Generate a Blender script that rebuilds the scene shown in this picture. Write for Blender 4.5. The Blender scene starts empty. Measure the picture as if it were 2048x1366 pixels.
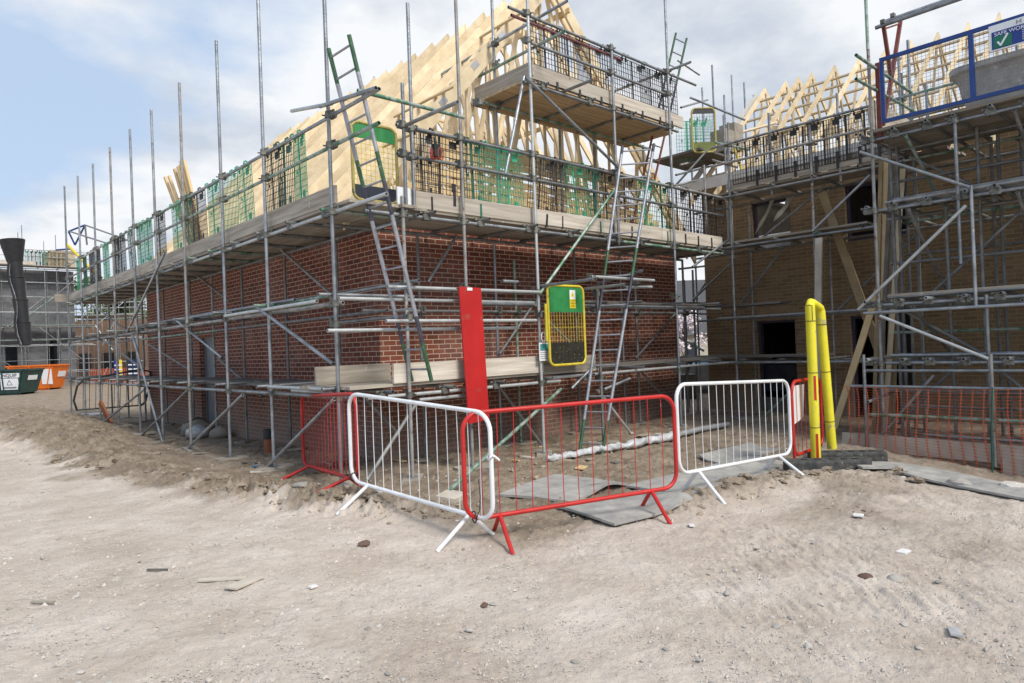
import bpy, math, random
import numpy as np
from mathutils import Vector, Matrix
from mathutils import noise as mn
random.seed(7)
S = bpy.context.scene
COL = S.collection
PI = math.pi

# ------------------------------------------------------------------ camera
EYE = 1.65
YAW, PITCH, ROLL, FPX = .826924, .006431, -.038063, 1365.33
F = Vector((math.cos(YAW)*math.cos(PITCH), math.sin(YAW)*math.cos(PITCH), math.sin(PITCH)))
R0 = Vector((math.sin(YAW), -math.cos(YAW), 0)); U0 = R0.cross(F)
R = R0*math.cos(ROLL)+U0*math.sin(ROLL); U = U0*math.cos(ROLL)-R0*math.sin(ROLL)
cam = bpy.data.objects.new('camera', bpy.data.cameras.new('camera')); COL.objects.link(cam)
cam.matrix_world = Matrix(((R.x, U.x, -F.x, 0), (R.y, U.y, -F.y, 0), (R.z, U.z, -F.z, EYE), (0, 0, 0, 1)))
cam.data.sensor_width = 36; cam.data.lens = 24.0; cam.data.clip_end = 2000; cam.data.clip_start = .05
S.camera = cam

# ------------------------------------------------------------------ light
S.view_settings.view_transform = 'Standard'; S.view_settings.look = 'None'
S.view_settings.exposure = 0.50; S.view_settings.gamma = 1.0
SUN_AZ, SUN_EL = math.radians(-93), math.radians(46)      # azimuth from +X
sd = Vector((math.cos(SUN_AZ)*math.cos(SUN_EL), math.sin(SUN_AZ)*math.cos(SUN_EL), math.sin(SUN_EL)))
sun = bpy.data.lights.new('sun', 'SUN'); sun.energy = 2.5; sun.angle = math.radians(20); sun.color = (1, .94, .85)
so = bpy.data.objects.new('sun', sun); COL.objects.link(so)
so.rotation_euler = sd.to_track_quat('Z', 'Y').to_euler()
W = bpy.data.worlds.new('World'); S.world = W; W.use_nodes = True
def node(nt, kind, **kw):
    n = nt.nodes.new(kind)
    for k, v in kw.items():
        if k in n.inputs: n.inputs[k].default_value = v
        else: setattr(n, k, v)
    return n
def world():
    nt = W.node_tree; nt.nodes.clear(); L = nt.links.new
    out = node(nt, 'ShaderNodeOutputWorld'); bg = node(nt, 'ShaderNodeBackground', Strength=.1)
    sky = node(nt, 'ShaderNodeTexSky', sky_type='NISHITA', sun_disc=False, sun_elevation=SUN_EL,
               sun_rotation=math.radians(90)-SUN_AZ, air_density=1.0, dust_density=1.5, ozone_density=1.0)
    tc = node(nt, 'ShaderNodeTexCoord'); sp = node(nt, 'ShaderNodeSeparateXYZ'); L(tc.outputs['Generated'], sp.inputs[0])
    zc = node(nt, 'ShaderNodeMath', operation='MAXIMUM'); L(sp.outputs[2], zc.inputs[0]); zc.inputs[1].default_value = 0.0
    za = node(nt, 'ShaderNodeMath', operation='ADD'); L(zc.outputs[0], za.inputs[0]); za.inputs[1].default_value = .22
    dv = node(nt, 'ShaderNodeVectorMath', operation='DIVIDE'); L(tc.outputs['Generated'], dv.inputs[0])
    cb = node(nt, 'ShaderNodeCombineXYZ')
    for i in range(3): L(za.outputs[0], cb.inputs[i])
    L(cb.outputs[0], dv.inputs[1])
    mp = node(nt, 'ShaderNodeMapping'); L(dv.outputs[0], mp.inputs[0]); mp.inputs['Location'].default_value = (5.6, 2.3, 0); mp.inputs['Scale'].default_value = (1, 1, 0)
    n1 = node(nt, 'ShaderNodeTexNoise', Scale=1.25, Detail=8.0, Roughness=.52, Distortion=.15); L(mp.outputs[0], n1.inputs['Vector'])
    # heavier cover towards the right of the site (+X), thinner to the left
    cov = node(nt, 'ShaderNodeMath', operation='MULTIPLY_ADD'); L(sp.outputs[0], cov.inputs[0]); cov.inputs[1].default_value = .30; L(n1.outputs['Fac'], cov.inputs[2])
    r1 = node(nt, 'ShaderNodeValToRGB'); L(cov.outputs[0], r1.inputs[0])
    r1.color_ramp.elements[0].position = .47; r1.color_ramp.elements[1].position = .60
    # cloud body tone: bright edges, greyer thick parts
    n2 = node(nt, 'ShaderNodeTexNoise', Scale=2.1, Detail=6.0, Roughness=.55); L(mp.outputs[0], n2.inputs['Vector'])
    r2 = node(nt, 'ShaderNodeValToRGB'); L(n2.outputs['Fac'], r2.inputs[0])
    r2.color_ramp.elements[0].position = .36; r2.color_ramp.elements[0].color = (4.3, 4.75, 5.4, 1)
    r2.color_ramp.elements[1].position = .55; r2.color_ramp.elements[1].color = (6.7, 6.85, 7.05, 1)
    # horizon haze
    veil = node(nt, 'ShaderNodeMix', data_type='RGBA'); L(sky.outputs[0], veil.inputs[6]); veil.inputs[7].default_value = (4.0, 5.05, 6.6, 1)
    veil.inputs[0].default_value = .82
    mx = node(nt, 'ShaderNodeMix', data_type='RGBA'); L(r1.outputs[0], mx.inputs[0]); L(veil.outputs[2], mx.inputs[6]); L(r2.outputs[0], mx.inputs[7])
    L(mx.outputs[2], bg.inputs[0]); L(bg.outputs[0], out.inputs[0])
world()

# ------------------------------------------------------------------ measuring helpers (pixel of the photo on a real plane)
def ray(px, py): return F+R*((px-1024)/FPX)-U*((py-683)/FPX)
def on_x(px, py, X): d = ray(px, py); t = X/d.x; return Vector((X, d.y*t, d.z*t+EYE))
def on_y(px, py, Y): d = ray(px, py); t = Y/d.y; return Vector((d.x*t, Y, d.z*t+EYE))
def on_z(px, py, Z=0): d = ray(px, py); t = (Z-EYE)/d.z; return Vector((d.x*t, d.y*t, Z))
def at_d(px, py, dep): d = ray(px, py)*dep; d.z += EYE; return d
def y_at(px, X, z):
    t = (px-1024)/FPX; a = R-F*t
    return -(X*a.x+(z-EYE)*a.z)/a.y
def x_at(px, Y, z):
    t = (px-1024)/FPX; a = R-F*t
    return -(Y*a.y+(z-EYE)*a.z)/a.x
ORD = ['first', 'second', 'third', 'fourth', 'fifth', 'sixth', 'seventh', 'eighth', 'ninth', 'tenth', 'eleventh', 'twelfth', 'thirteenth',
       'fourteenth', 'fifteenth', 'sixteenth', 'seventeenth', 'eighteenth', 'nineteenth', 'twentieth', 'twenty-first', 'twenty-second', 'twenty-third', 'twenty-fourth']

# ------------------------------------------------------------------ materials
MATS = {}
def bsdf(name):
    m = bpy.data.materials.new(name); m.use_nodes = True; nt = m.node_tree
    return m, nt, nt.nodes['Principled BSDF']
def mat(name, c1, c2=None, scale=8.0, rough=.7, metal=0.0, bump=0.0, bscale=None, stretch=(1, 1, 1), rnd=.0, detail=5.0, spots=None, lo=.35, hi=.65, coord='Object'):
    """noise between two real colours of the thing, optional bump, per-object tone variation and paint/cement spots"""
    if name in MATS: return MATS[name]
    m, nt, b = bsdf(name); L = nt.links.new
    b.inputs['Roughness'].default_value = rough; b.inputs['Metallic'].default_value = metal
    c2 = c2 or tuple(min(1, x*1.18) for x in c1)
    tc = node(nt, 'ShaderNodeTexCoord'); mp = node(nt, 'ShaderNodeMapping'); mp.inputs['Scale'].default_value = stretch
    L(tc.outputs[coord], mp.inputs[0])
    n = node(nt, 'ShaderNodeTexNoise', Scale=scale, Detail=detail, Roughness=.6); L(mp.outputs[0], n.inputs['Vector'])
    r = node(nt, 'ShaderNodeValToRGB'); L(n.outputs['Fac'], r.inputs[0])
    r.color_ramp.elements[0].position = lo; r.color_ramp.elements[1].position = hi
    r.color_ramp.elements[0].color = (*c1, 1); r.color_ramp.elements[1].color = (*c2, 1)
    col = r.outputs[0]
    if spots:
        sc, sp_col, th = spots
        n3 = node(nt, 'ShaderNodeTexNoise', Scale=sc, Detail=4.0, Roughness=.7); L(tc.outputs[coord], n3.inputs['Vector'])
        r3 = node(nt, 'ShaderNodeValToRGB'); L(n3.outputs['Fac'], r3.inputs[0]); r3.color_ramp.elements[0].position = th; r3.color_ramp.elements[1].position = th+.05
        mx = node(nt, 'ShaderNodeMix', data_type='RGBA'); L(r3.outputs[0], mx.inputs[0]); L(col, mx.inputs[6]); mx.inputs[7].default_value = (*sp_col, 1)
        col = mx.outputs[2]
    if rnd:
        oi = node(nt, 'ShaderNodeObjectInfo'); hv = node(nt, 'ShaderNodeHueSaturation'); mr = node(nt, 'ShaderNodeMapRange')
        L(oi.outputs['Random'], mr.inputs[0]); mr.inputs[3].default_value = 1-rnd; mr.inputs[4].default_value = 1+rnd
        L(mr.outputs[0], hv.inputs['Value']); L(col, hv.inputs['Color']); col = hv.outputs[0]
    L(col, b.inputs['Base Color'])
    if bump:
        nb = node(nt, 'ShaderNodeTexNoise', Scale=bscale or scale*3, Detail=6.0, Roughness=.65); L(mp.outputs[0], nb.inputs['Vector'])
        bp = node(nt, 'ShaderNodeBump', Strength=bump, Distance=.02); L(nb.outputs['Fac'], bp.inputs['Height']); L(bp.outputs[0], b.inputs['Normal'])
    MATS[name] = m; return m
def brick_mat(name, horiz, c1, c2, mortar, bw=.225, rh=.075, ms=.0062, stain=.5, pale=(.45, .40, .37)):
    m, nt, b = bsdf(name); L = nt.links.new
    b.inputs['Roughness'].default_value = .88
    g = node(nt, 'ShaderNodeNewGeometry'); sp = node(nt, 'ShaderNodeSeparateXYZ'); L(g.outputs['Position'], sp.inputs[0])
    cb = node(nt, 'ShaderNodeCombineXYZ'); L(sp.outputs[{'x': 0, 'y': 1}[horiz]], cb.inputs[0]); L(sp.outputs[2], cb.inputs[1])
    nz = node(nt, 'ShaderNodeTexNoise', Scale=9.0, Detail=2.0); L(g.outputs['Position'], nz.inputs['Vector'])
    ad = node(nt, 'ShaderNodeVectorMath', operation='MULTIPLY_ADD'); L(nz.outputs['Color'], ad.inputs[0]); ad.inputs[1].default_value = (.006, .006, 0); L(cb.outputs[0], ad.inputs[2])
    br = node(nt, 'ShaderNodeTexBrick', Scale=1.0); L(ad.outputs[0], br.inputs['Vector'])
    br.inputs['Brick Width'].default_value = bw; br.inputs['Row Height'].default_value = rh
    br.inputs['Mortar Size'].default_value = ms; br.inputs['Mortar Smooth'].default_value = .15; br.inputs['Bias'].default_value = -.1
    br.inputs['Color1'].default_value = (*c1, 1); br.inputs['Color2'].default_value = (*c2, 1); br.inputs['Mortar'].default_value = (*mortar, 1)
    # whole-wall tone variation and lime bloom
    n1 = node(nt, 'ShaderNodeTexNoise', Scale=1.1, Detail=7.0, Roughness=.62); L(g.outputs['Position'], n1.inputs['Vector'])
    r1 = node(nt, 'ShaderNodeValToRGB'); L(n1.outputs['Fac'], r1.inputs[0]); r1.color_ramp.elements[0].position = .52; r1.color_ramp.elements[1].position = .80
    r1.color_ramp.elements[1].color = (stain, stain, stain, 1)
    mx = node(nt, 'ShaderNodeMix', data_type='RGBA'); L(r1.outputs[0], mx.inputs[0]); L(br.outputs['Color'], mx.inputs[6]); mx.inputs[7].default_value = (*pale, 1)
    # mud and lime splash along the foot of the wall
    mz = node(nt, 'ShaderNodeMapRange'); L(sp.outputs[2], mz.inputs[0]); mz.inputs[1].default_value = .05; mz.inputs[2].default_value = .95; mz.inputs[3].default_value = .75; mz.inputs[4].default_value = 0
    n2 = node(nt, 'ShaderNodeTexNoise', Scale=2.6, Detail=8.0, Roughness=.7); L(g.outputs['Position'], n2.inputs['Vector'])
    r2 = node(nt, 'ShaderNodeMath', operation='MULTIPLY'); L(n2.outputs['Fac'], r2.inputs[0]); L(mz.outputs[0], r2.inputs[1])
    r3 = node(nt, 'ShaderNodeMath', operation='MULTIPLY', use_clamp=True); L(r2.outputs[0], r3.inputs[0]); r3.inputs[1].default_value = 1.7
    m2 = node(nt, 'ShaderNodeMix', data_type='RGBA'); L(r3.outputs[0], m2.inputs[0]); L(mx.outputs[2], m2.inputs[6]); m2.inputs[7].default_value = (.32, .25, .20, 1)
    n4 = node(nt, 'ShaderNodeTexNoise', Scale=60.0, Detail=3.0); L(g.outputs['Position'], n4.inputs['Vector'])
    hv = node(nt, 'ShaderNodeHueSaturation'); L(m2.outputs[2], hv.inputs['Color']); mr = node(nt, 'ShaderNodeMapRange'); L(n4.outputs['Fac'], mr.inputs[0]); mr.inputs[3].default_value = .72; mr.inputs[4].default_value = 1.28
    L(mr.outputs[0], hv.inputs['Value']); L(hv.outputs[0], b.inputs['Base Color'])
    inv = node(nt, 'ShaderNodeMath', operation='SUBTRACT'); inv.inputs[0].default_value = 1; L(br.outputs['Fac'], inv.inputs[1])
    ah = node(nt, 'ShaderNodeMath', operation='MULTIPLY_ADD'); L(n4.outputs['Fac'], ah.inputs[0]); ah.inputs[1].default_value = .35; L(inv.outputs[0], ah.inputs[2])
    bp = node(nt, 'ShaderNodeBump', Strength=.55, Distance=.012); L(ah.outputs[0], bp.inputs['Height']); L(bp.outputs[0], b.inputs['Normal'])
    MATS[name] = m; return m

STEEL = mat('galvanised_tube', (.20, .215, .23), (.36, .38, .40), 5, .42, .68, .25, 40, (1, 1, 1), .22, spots=(17, (.50, .48, .44), .62))
STEEL_R = mat('rust_streaked_tube', (.20, .195, .19), (.36, .36, .355), 5, .6, .4, .3, 40, (1, 1, 1), .15, spots=(9, (.20, .105, .06), .60))
STEEL_D = mat('weathered_shaded_tube', (.15, .155, .155), (.27, .275, .27), 6, .6, .4, .3, 40, (1, 1, 1), .15, spots=(20, (.36, .35, .32), .66))  # weathered steel; its darker tone also paints shade on the inner tubes
STEEL_G = mat('green_painted_tube', (.10, .22, .14), (.34, .40, .36), 7, .5, .3, .2, 40, rnd=.1, lo=.42, hi=.55)
STEEL_W = mat('pale_new_tube', (.42, .44, .44), (.56, .58, .58), 7, .42, .45, .2, 40, rnd=.06)
COUP = mat('coupler_steel', (.10, .10, .088), (.25, .245, .22), 20, .6, .6, .4, 60, rnd=.2, spots=(30, (.12, .24, .15), .62))
TIMBER = mat('new_pine', (.62, .49, .31), (.80, .67, .46), 3.2, .7, 0, .12, 14, (1, 1, 1), .20, 6, spots=(9, (.42, .26, .12), .71))
TIMBER_Y = mat('yellow_pine', (.56, .40, .20), (.68, .52, .29), 4, .7, 0, .1, 14, rnd=.1)
BOARD = mat('scaffold_board_wood', (.26, .225, .18), (.40, .36, .30), 3.0, .85, 0, .3, 18, (1, 1, 1), .14, 7, spots=(14, (.5, .48, .45), .68))
BOARD_P = mat('pale_board_wood', (.40, .355, .295), (.56, .51, .44), 2.5, .85, 0, .3, 14, rnd=.08, detail=7, spots=(10, (.22, .19, .15), .70))
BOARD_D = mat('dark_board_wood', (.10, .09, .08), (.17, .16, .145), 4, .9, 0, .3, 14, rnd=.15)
def wood(base, axis):
    c1, c2, sp = {'board': ((.24, .205, .165), (.42, .375, .31), (.52, .50, .46)), 'pale': ((.38, .33, .27), (.58, .53, .455), (.22, .19, .15)), 'dark': ((.09, .08, .07), (.18, .165, .15), (.26, .24, .22)), 'ply': ((.33, .23, .13), (.53, .40, .26), (.28, .22, .16))}[base]
    st = {'x': (.18, 3.2, 3.2), 'y': (3.2, .18, 3.2)}[axis]
    return mat(base+'_plank_'+axis, c1, c2, 5.0, .85, 0, .3, 14, st, .20, 8, spots=(5, sp, .66))
PLY = mat('plywood', (.36, .25, .14), (.52, .39, .25), 2, .8, 0, .1, rnd=.22)
RED = mat('red_paint', (.42, .012, .010), (.52, .020, .016), 5, .42, 0, .05, 30, spots=(10, (.26, .10, .07), .655))
RED_CH = mat('chipped_red_paint', (.42, .012, .010), (.52, .020, .016), 5, .42, 0, .05, 30, spots=(6.5, (.62, .50, .46), .665))
REDB = mat('red_board_paint', (.38, .010, .010), (.50, .018, .016), 1.6, .42, 0, .06, 25, (1, 1, .6), spots=(6, (.34, .05, .04), .60))
WHITE = mat('white_paint', (.66, .68, .70), (.80, .81, .82), 6, .35, 0, .04, 25, spots=(11, (.36, .30, .24), .665))
BLACKP = mat('black_plastic', (.012, .012, .014), (.035, .035, .037), 6, .5, 0, .1)
GREENP = mat('green_plastic', (.015, .22, .12), (.04, .36, .20), 5, .45, rnd=.15)
GREENP2 = mat('dark_green_plastic', (.010, .075, .048), (.02, .13, .085), 5, .45, rnd=.15)
GREENM = mat('green_gate_paint', (.022, .18, .05), (.035, .25, .075), 7, .45, 0, .05, 30, spots=(24, (.50, .50, .15), .69))
YELLOWM = mat('yellow_gate_paint', (.55, .42, .02), (.66, .54, .05), 9, .5, 0, .05, 30, spots=(20, (.12, .10, .03), .64))
BLACKG = mat('chipped_black_paint', (.012, .012, .010), (.03, .028, .02), 9, .5, 0, .1, 30, spots=(38, (.42, .36, .10), .63))
NAVY = mat('navy_panel_paint', (.012, .016, .032), (.03, .035, .055), 6, .5)
BLUE = mat('blue_gate_paint', (.008, .035, .17), (.012, .05, .22), 6, .4, 0, .05)
OXIDE = mat('red_oxide_paint', (.13, .028, .022), (.19, .045, .035), 9, .6, 0, .1)
FOAM = mat('yellow_foam', (.66, .585, .03), (.80, .71, .03), 2.2, .7, 0, .10, 30, spots=(7, (.46, .41, .17), .60))
RUBBER = mat('recycled_rubber', (.035, .036, .036), (.085, .085, .08), 14, .9, 0, .5, 60, spots=(6, (.22, .20, .17), .62))
MATM = mat('grey_ground_mat', (.19, .19, .185), (.30, .295, .28), 5, .8, 0, .0, spots=(4, (.36, .32, .26), .60))
ORANGEN = mat('orange_net_plastic', (.46, .085, .035), (.54, .12, .05), 6, .5, rnd=.1)
ORANGE = mat('orange_skip_paint', (.62, .13, .008), (.72, .17, .015), 4, .5, spots=(9, (.30, .10, .04), .68))
SKIPG = mat('green_skip_paint', (.010, .038, .034), (.02, .06, .052), 4, .5, spots=(9, (.14, .13, .11), .68))
CHUTE = mat('black_chute_plastic', (.006, .006, .008), (.014, .014, .017), 5, .55, 0, .1)
BLOCK = brick_mat('grey_block_x', 'x', (.115, .12, .128), (.16, .165, .172), (.21, .21, .21), .45, .225, .006, .3, (.32, .32, .32))
STONE = mat('stone', (.28, .26, .235), (.52, .49, .45), 20, .9, 0, .4, 50, rnd=.35)
PAPER = mat('pale_scrap', (.62, .61, .60), (.74, .73, .72), 12, .7)
PLASTIC_W = mat('white_plastic_wrap', (.40, .41, .42), (.60, .61, .63), 9, .32, 0, .5, 18)
PLASTIC_G = mat('grey_plastic_pipe', (.22, .23, .24), (.32, .33, .34), 9, .45)
TERRA = mat('terracotta', (.26, .085, .035), (.34, .12, .05), 9, .75)
TUB = mat('grey_mortar_tub', (.30, .30, .29), (.44, .435, .42), 5, .85, 0, .3, 20, spots=(8, (.56, .55, .53), .62))
LEAD = mat('grey_roll_wrap', (.30, .31, .32), (.46, .47, .48), 4, .6, 0, .2)
FRAME_G = mat('grey_frame', (.16, .17, .19), (.2, .21, .23), 5, .5)
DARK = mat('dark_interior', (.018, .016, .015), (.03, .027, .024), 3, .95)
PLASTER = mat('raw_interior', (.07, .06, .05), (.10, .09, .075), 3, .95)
ROOFT = mat('grey_roof_tile', (.055, .058, .065), (.085, .088, .095), 6, .75, 0, .3, 12)
BARK = mat('bark', (.07, .055, .04), (.12, .095, .07), 12, .9, 0, .6, 20)
LEAF = mat('leaf', (.045, .075, .02), (.085, .125, .035), 2.2, .6, rnd=.1)
BLOSSOM = mat('blossom', (.62, .50, .52), (.78, .70, .71), 3, .6)
NAVYS = mat('navy_sign', (.012, .022, .06), (.016, .028, .075), 5, .4)
SIGNW = mat('sign_white', (.70, .72, .74), (.76, .78, .80), 3, .4)
SIGNB = mat('sign_blue', (.012, .035, .20), (.014, .04, .23), 3, .4)
SIGNG = mat('sign_green', (.005, .13, .075), (.006, .15, .085), 3, .4)
SIGNY = mat('sign_yellow', (.72, .55, .02), (.78, .6, .03), 3, .4)
SIGNT = mat('sign_teal', (.05, .26, .25), (.07, .3, .29), 3, .4)
REDBRICK_X = brick_mat('red_brick_x', 'x', (.205, .058, .031), (.105, .029, .017), (.52, .39, .30), stain=.24)
REDBRICK_Y = brick_mat('red_brick_y', 'y', (.195, .055, .030), (.10, .028, .017), (.48, .36, .28), stain=.30)
BUFF_Y = brick_mat('buff_brick_y', 'y', (.225, .152, .082), (.15, .10, .054), (.30, .225, .14), stain=.12, pale=(.34, .28, .2))
BUFF_X = brick_mat('buff_brick_x', 'x', (.225, .152, .082), (.15, .10, .054), (.30, .225, .14), stain=.12, pale=(.34, .28, .2))
BROWNBRICK = brick_mat('brown_brick', 'x', (.21, .12, .075), (.16, .09, .055), (.26, .2, .15), stain=.2)
# ------------------------------------------------------------------ mesh building
ORIG = {}
def perp(d):
    a = Vector((0, 0, 1)) if abs(d.z) < .9 else Vector((1, 0, 0))
    u = d.cross(a).normalized(); return u, d.cross(u).normalized()
class MB:
    def __init__(s): s.v = []; s.f = []; s.m = []; s.sm = []
    def add(s, vs, fs, m=0, smooth=False):
        o = len(s.v); s.v += [tuple(x) for x in vs]
        for f in fs: s.f.append(tuple(i+o for i in f)); s.m.append(m); s.sm.append(smooth)
        return s
    def box(s, c, size, rot=None, m=0):
        c = Vector(c); h = Vector(size)*.5
        vs = [Vector((x*h.x, y*h.y, z*h.z)) for x in (-1, 1) for y in (-1, 1) for z in (-1, 1)]
        if rot is not None: vs = [rot @ v for v in vs]
        return s.add([v+c for v in vs], [(0, 1, 3, 2), (4, 6, 7, 5), (0, 4, 5, 1), (2, 3, 7, 6), (0, 2, 6, 4), (1, 5, 7, 3)], m)
    def span(s, lo, hi, m=0):
        lo, hi = Vector(lo), Vector(hi); return s.box((lo+hi)/2, hi-lo, None, m)
    def beam(s, a, b, w, h, up=(0, 0, 1), m=0):
        a, b = Vector(a), Vector(b); d = (b-a).normalized(); up = Vector(up); sd_ = d.cross(up).normalized(); u = sd_.cross(d)
        vs = [p+sd_*(i*w/2)+u*(j*h/2) for p in (a, b) for i in (-1, 1) for j in (-1, 1)]
        return s.add(vs, [(0, 1, 3, 2), (4, 6, 7, 5), (0, 4, 5, 1), (2, 3, 7, 6), (0, 2, 6, 4), (1, 5, 7, 3)], m)
    def tube(s, a, b, r=.0242, n=10, hollow=True, m=0, r2=None):
        a, b = Vector(a), Vector(b); d = (b-a).normalized(); u, w = perp(d); r2 = r if r2 is None else r2
        cs = [(math.cos(2*PI*i/n), math.sin(2*PI*i/n)) for i in range(n)]
        ring = lambda p, q: [p+u*(c*q)+w*(k*q) for c, k in cs]
        vs = ring(a, r)+ring(b, r2); fs = [(i, (i+1) % n, n+(i+1) % n, n+i) for i in range(n)]
        s.add(vs, fs, m, True)
        if hollow:
            dd = min(.07, (b-a).length*.2)
            for p, q, sg in ((a, r, 1), (b, r2, -1)):
                vs = ring(p, q)+ring(p, q*.80)+ring(p+d*(sg*dd), q*.80)
                fs = [(i, (i+1) % n, n+(i+1) % n, n+i) for i in range(n)]+[(n+i, n+(i+1) % n, 2*n+(i+1) % n, 2*n+i) for i in range(n)]+[tuple(range(2*n, 3*n))]
                if sg < 0: fs = [f[::-1] for f in fs]
                fs = [f[::-1] for f in fs]
                s.add(vs, fs, m, False)
        else:
            s.add(ring(a, r), [tuple(range(n))[::-1]], m); s.add(ring(b, r2), [tuple(range(n))], m)
        return s
    def path(s, pts, r, n=8, closed=False, m=0, radii=None):
        pts = [Vector(p) for p in pts]; k = len(pts); vs = []; u = None
        for i, p in enumerate(pts):
            a = pts[i-1] if (i or closed) else p; b = pts[(i+1) % k] if (i < k-1 or closed) else p
            d = (b-a).normalized()
            if u is None: u, w = perp(d)
            else: u = (u-d*u.dot(d)).normalized(); w = d.cross(u)
            q = radii[i] if radii else r
            vs += [p+u*(math.cos(2*PI*j/n)*q)+w*(math.sin(2*PI*j/n)*q) for j in range(n)]
        fs = []
        for i in range(k if closed else k-1):
            o, o2 = i*n, ((i+1) % k)*n; fs += [(o+j, o+(j+1) % n, o2+(j+1) % n, o2+j) for j in range(n)]
        if closed:  # last ring may be twisted against the first: find the best offset
            o, o2 = (k-1)*n, 0; best = min(range(n), key=lambda q: sum((Vector(vs[o+j])-Vector(vs[(j+q) % n])).length for j in range(n)))
            fs = fs[:-n]+[(o+j, o+(j+1) % n, (j+1+best) % n, (j+best) % n) for j in range(n)]
        s.add(vs, fs, m, True)
        if not closed: s.add(vs[:n], [tuple(range(n))[::-1]], m); s.add(vs[-n:], [tuple(range(n))], m)
        return s
    def prism(s, poly, axis, lo, hi, m=0):
        """extrude a 2D polygon; axis 'x': poly=(y,z), 'y': poly=(x,z), 'z': poly=(x,y)"""
        n = len(poly)
        def P(q, t): return {'x': (t, q[0], q[1]), 'y': (q[0], t, q[1]), 'z': (q[0], q[1], t)}[axis]
        vs = [P(q, lo) for q in poly]+[P(q, hi) for q in poly]
        return s.add(vs, [(i, (i+1) % n, n+(i+1) % n, n+i) for i in range(n)]+[tuple(range(n))[::-1], tuple(range(n, 2*n))], m)
    def grid(s, P, nu, nv, th=0.0, m=0, smooth=True):
        """P(i,j)->point; optional thickness downwards"""
        vs = [Vector(P(i/nu, j/nv)) for i in range(nu+1) for j in range(nv+1)]
        q = lambda i, j: i*(nv+1)+j
        fs = [(q(i, j), q(i+1, j), q(i+1, j+1), q(i, j+1)) for i in range(nu) for j in range(nv)]
        s.add(vs, fs, m, smooth)
        if th:
            lo = [v-Vector((0, 0, th)) for v in vs]; s.add(lo, [f[::-1] for f in fs], m, smooth)
            edge = [q(i, 0) for i in range(nu+1)]+[q(nu, j) for j in range(1, nv+1)]+[q(i, nv) for i in range(nu-1, -1, -1)]+[q(0, j) for j in range(nv-1, 0, -1)]
            k = len(edge); ev = [vs[e] for e in edge]+[lo[e] for e in edge]
            s.add(ev, [(i, k+i, k+(i+1) % k, (i+1) % k) for i in range(k)], m)
        return s
    def mesh(s, name, mats, off=(0, 0, 0)):
        me = bpy.data.meshes.new(name); o = Vector(off)
        me.from_pydata([(v[0]-o.x, v[1]-o.y, v[2]-o.z) for v in s.v], [], s.f)
        for mt in (mats if isinstance(mats, (list, tuple)) else [mats]): me.materials.append(mt)
        me.polygons.foreach_set('material_index', s.m); me.polygons.foreach_set('use_smooth', s.sm); me.update()
        return me
    def build(s, name, mats, parent=None, base=True, local=False):
        """local=True: vertices already in the parent's space"""
        if parent is None:
            if base and not local:
                a = np.array(s.v); c = Vector(((a[:, 0].min()+a[:, 0].max())/2, (a[:, 1].min()+a[:, 1].max())/2, a[:, 2].min()))
            else: c = Vector((0, 0, 0))
        else: c = Vector((0, 0, 0)) if local else ORIG.get(parent.name, Vector((0, 0, 0)))
        o = bpy.data.objects.new(name, s.mesh(name, mats, c)); COL.objects.link(o)
        if parent is None: o.location = c; ORIG[o.name] = Vector(c)
        else: o.parent = parent; ORIG[o.name] = Vector(c)
        return o
def tag(o, label, cat, group=None, kind=None):
    if kind: o['kind'] = kind
    if label: o['label'] = label
    if cat: o['category'] = cat
    if group: o['group'] = group
    return o
def thing(name, label, cat, loc=(0, 0, 0), rotz=0.0, group=None):
    o = bpy.data.objects.new(name, None); COL.objects.link(o); o.empty_display_size = .1
    o.location = loc; o.rotation_euler = (0, 0, rotz); ORIG[o.name] = Vector(loc)
    return tag(o, label, cat, group)
def structure(o): o['kind'] = 'structure'; return o
def dup(root, loc, rot, label, group=None):
    r = root.copy(); COL.objects.link(r); r.location = loc; r.rotation_euler = rot; r['label'] = label
    if group: r['group'] = group
    for ch in list(root.children):
        c = ch.copy(); COL.objects.link(c); c.parent = r
        for g in list(ch.children):
            d = g.copy(); COL.objects.link(d); d.parent = c
    return r
def text_mesh(body, size, thick=.002, align='CENTER'):
    cu = bpy.data.curves.new('lettering', 'FONT'); cu.body = body; cu.size = size; cu.extrude = thick; cu.align_x = align; cu.align_y = 'CENTER'
    o = bpy.data.objects.new('lettering', cu); COL.objects.link(o)
    me = bpy.data.meshes.new_from_object(o.evaluated_get(bpy.context.evaluated_depsgraph_get()))
    bpy.data.objects.remove(o); bpy.data.curves.remove(cu); me.name = 'lettering'; return me
def put_text(body, size, p, ex, ey, mt, parent, name='lettering', thick=.002, align='CENTER'):
    """p world centre, ex reading direction, ey up direction"""
    me = text_mesh(body, size, thick, align); me.materials.clear(); me.materials.append(mt)
    o = bpy.data.objects.new(name, me); COL.objects.link(o)
    ex, ey = Vector(ex).normalized(), Vector(ey).normalized(); ez = ex.cross(ey); p = Vector(p)-ORIG[parent.name]
    o.parent = parent; o.matrix_local = Matrix(((ex.x, ey.x, ez.x, p.x), (ex.y, ey.y, ez.y, p.y), (ex.z, ey.z, ez.z, p.z), (0, 0, 0, 1)))
    return o

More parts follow.
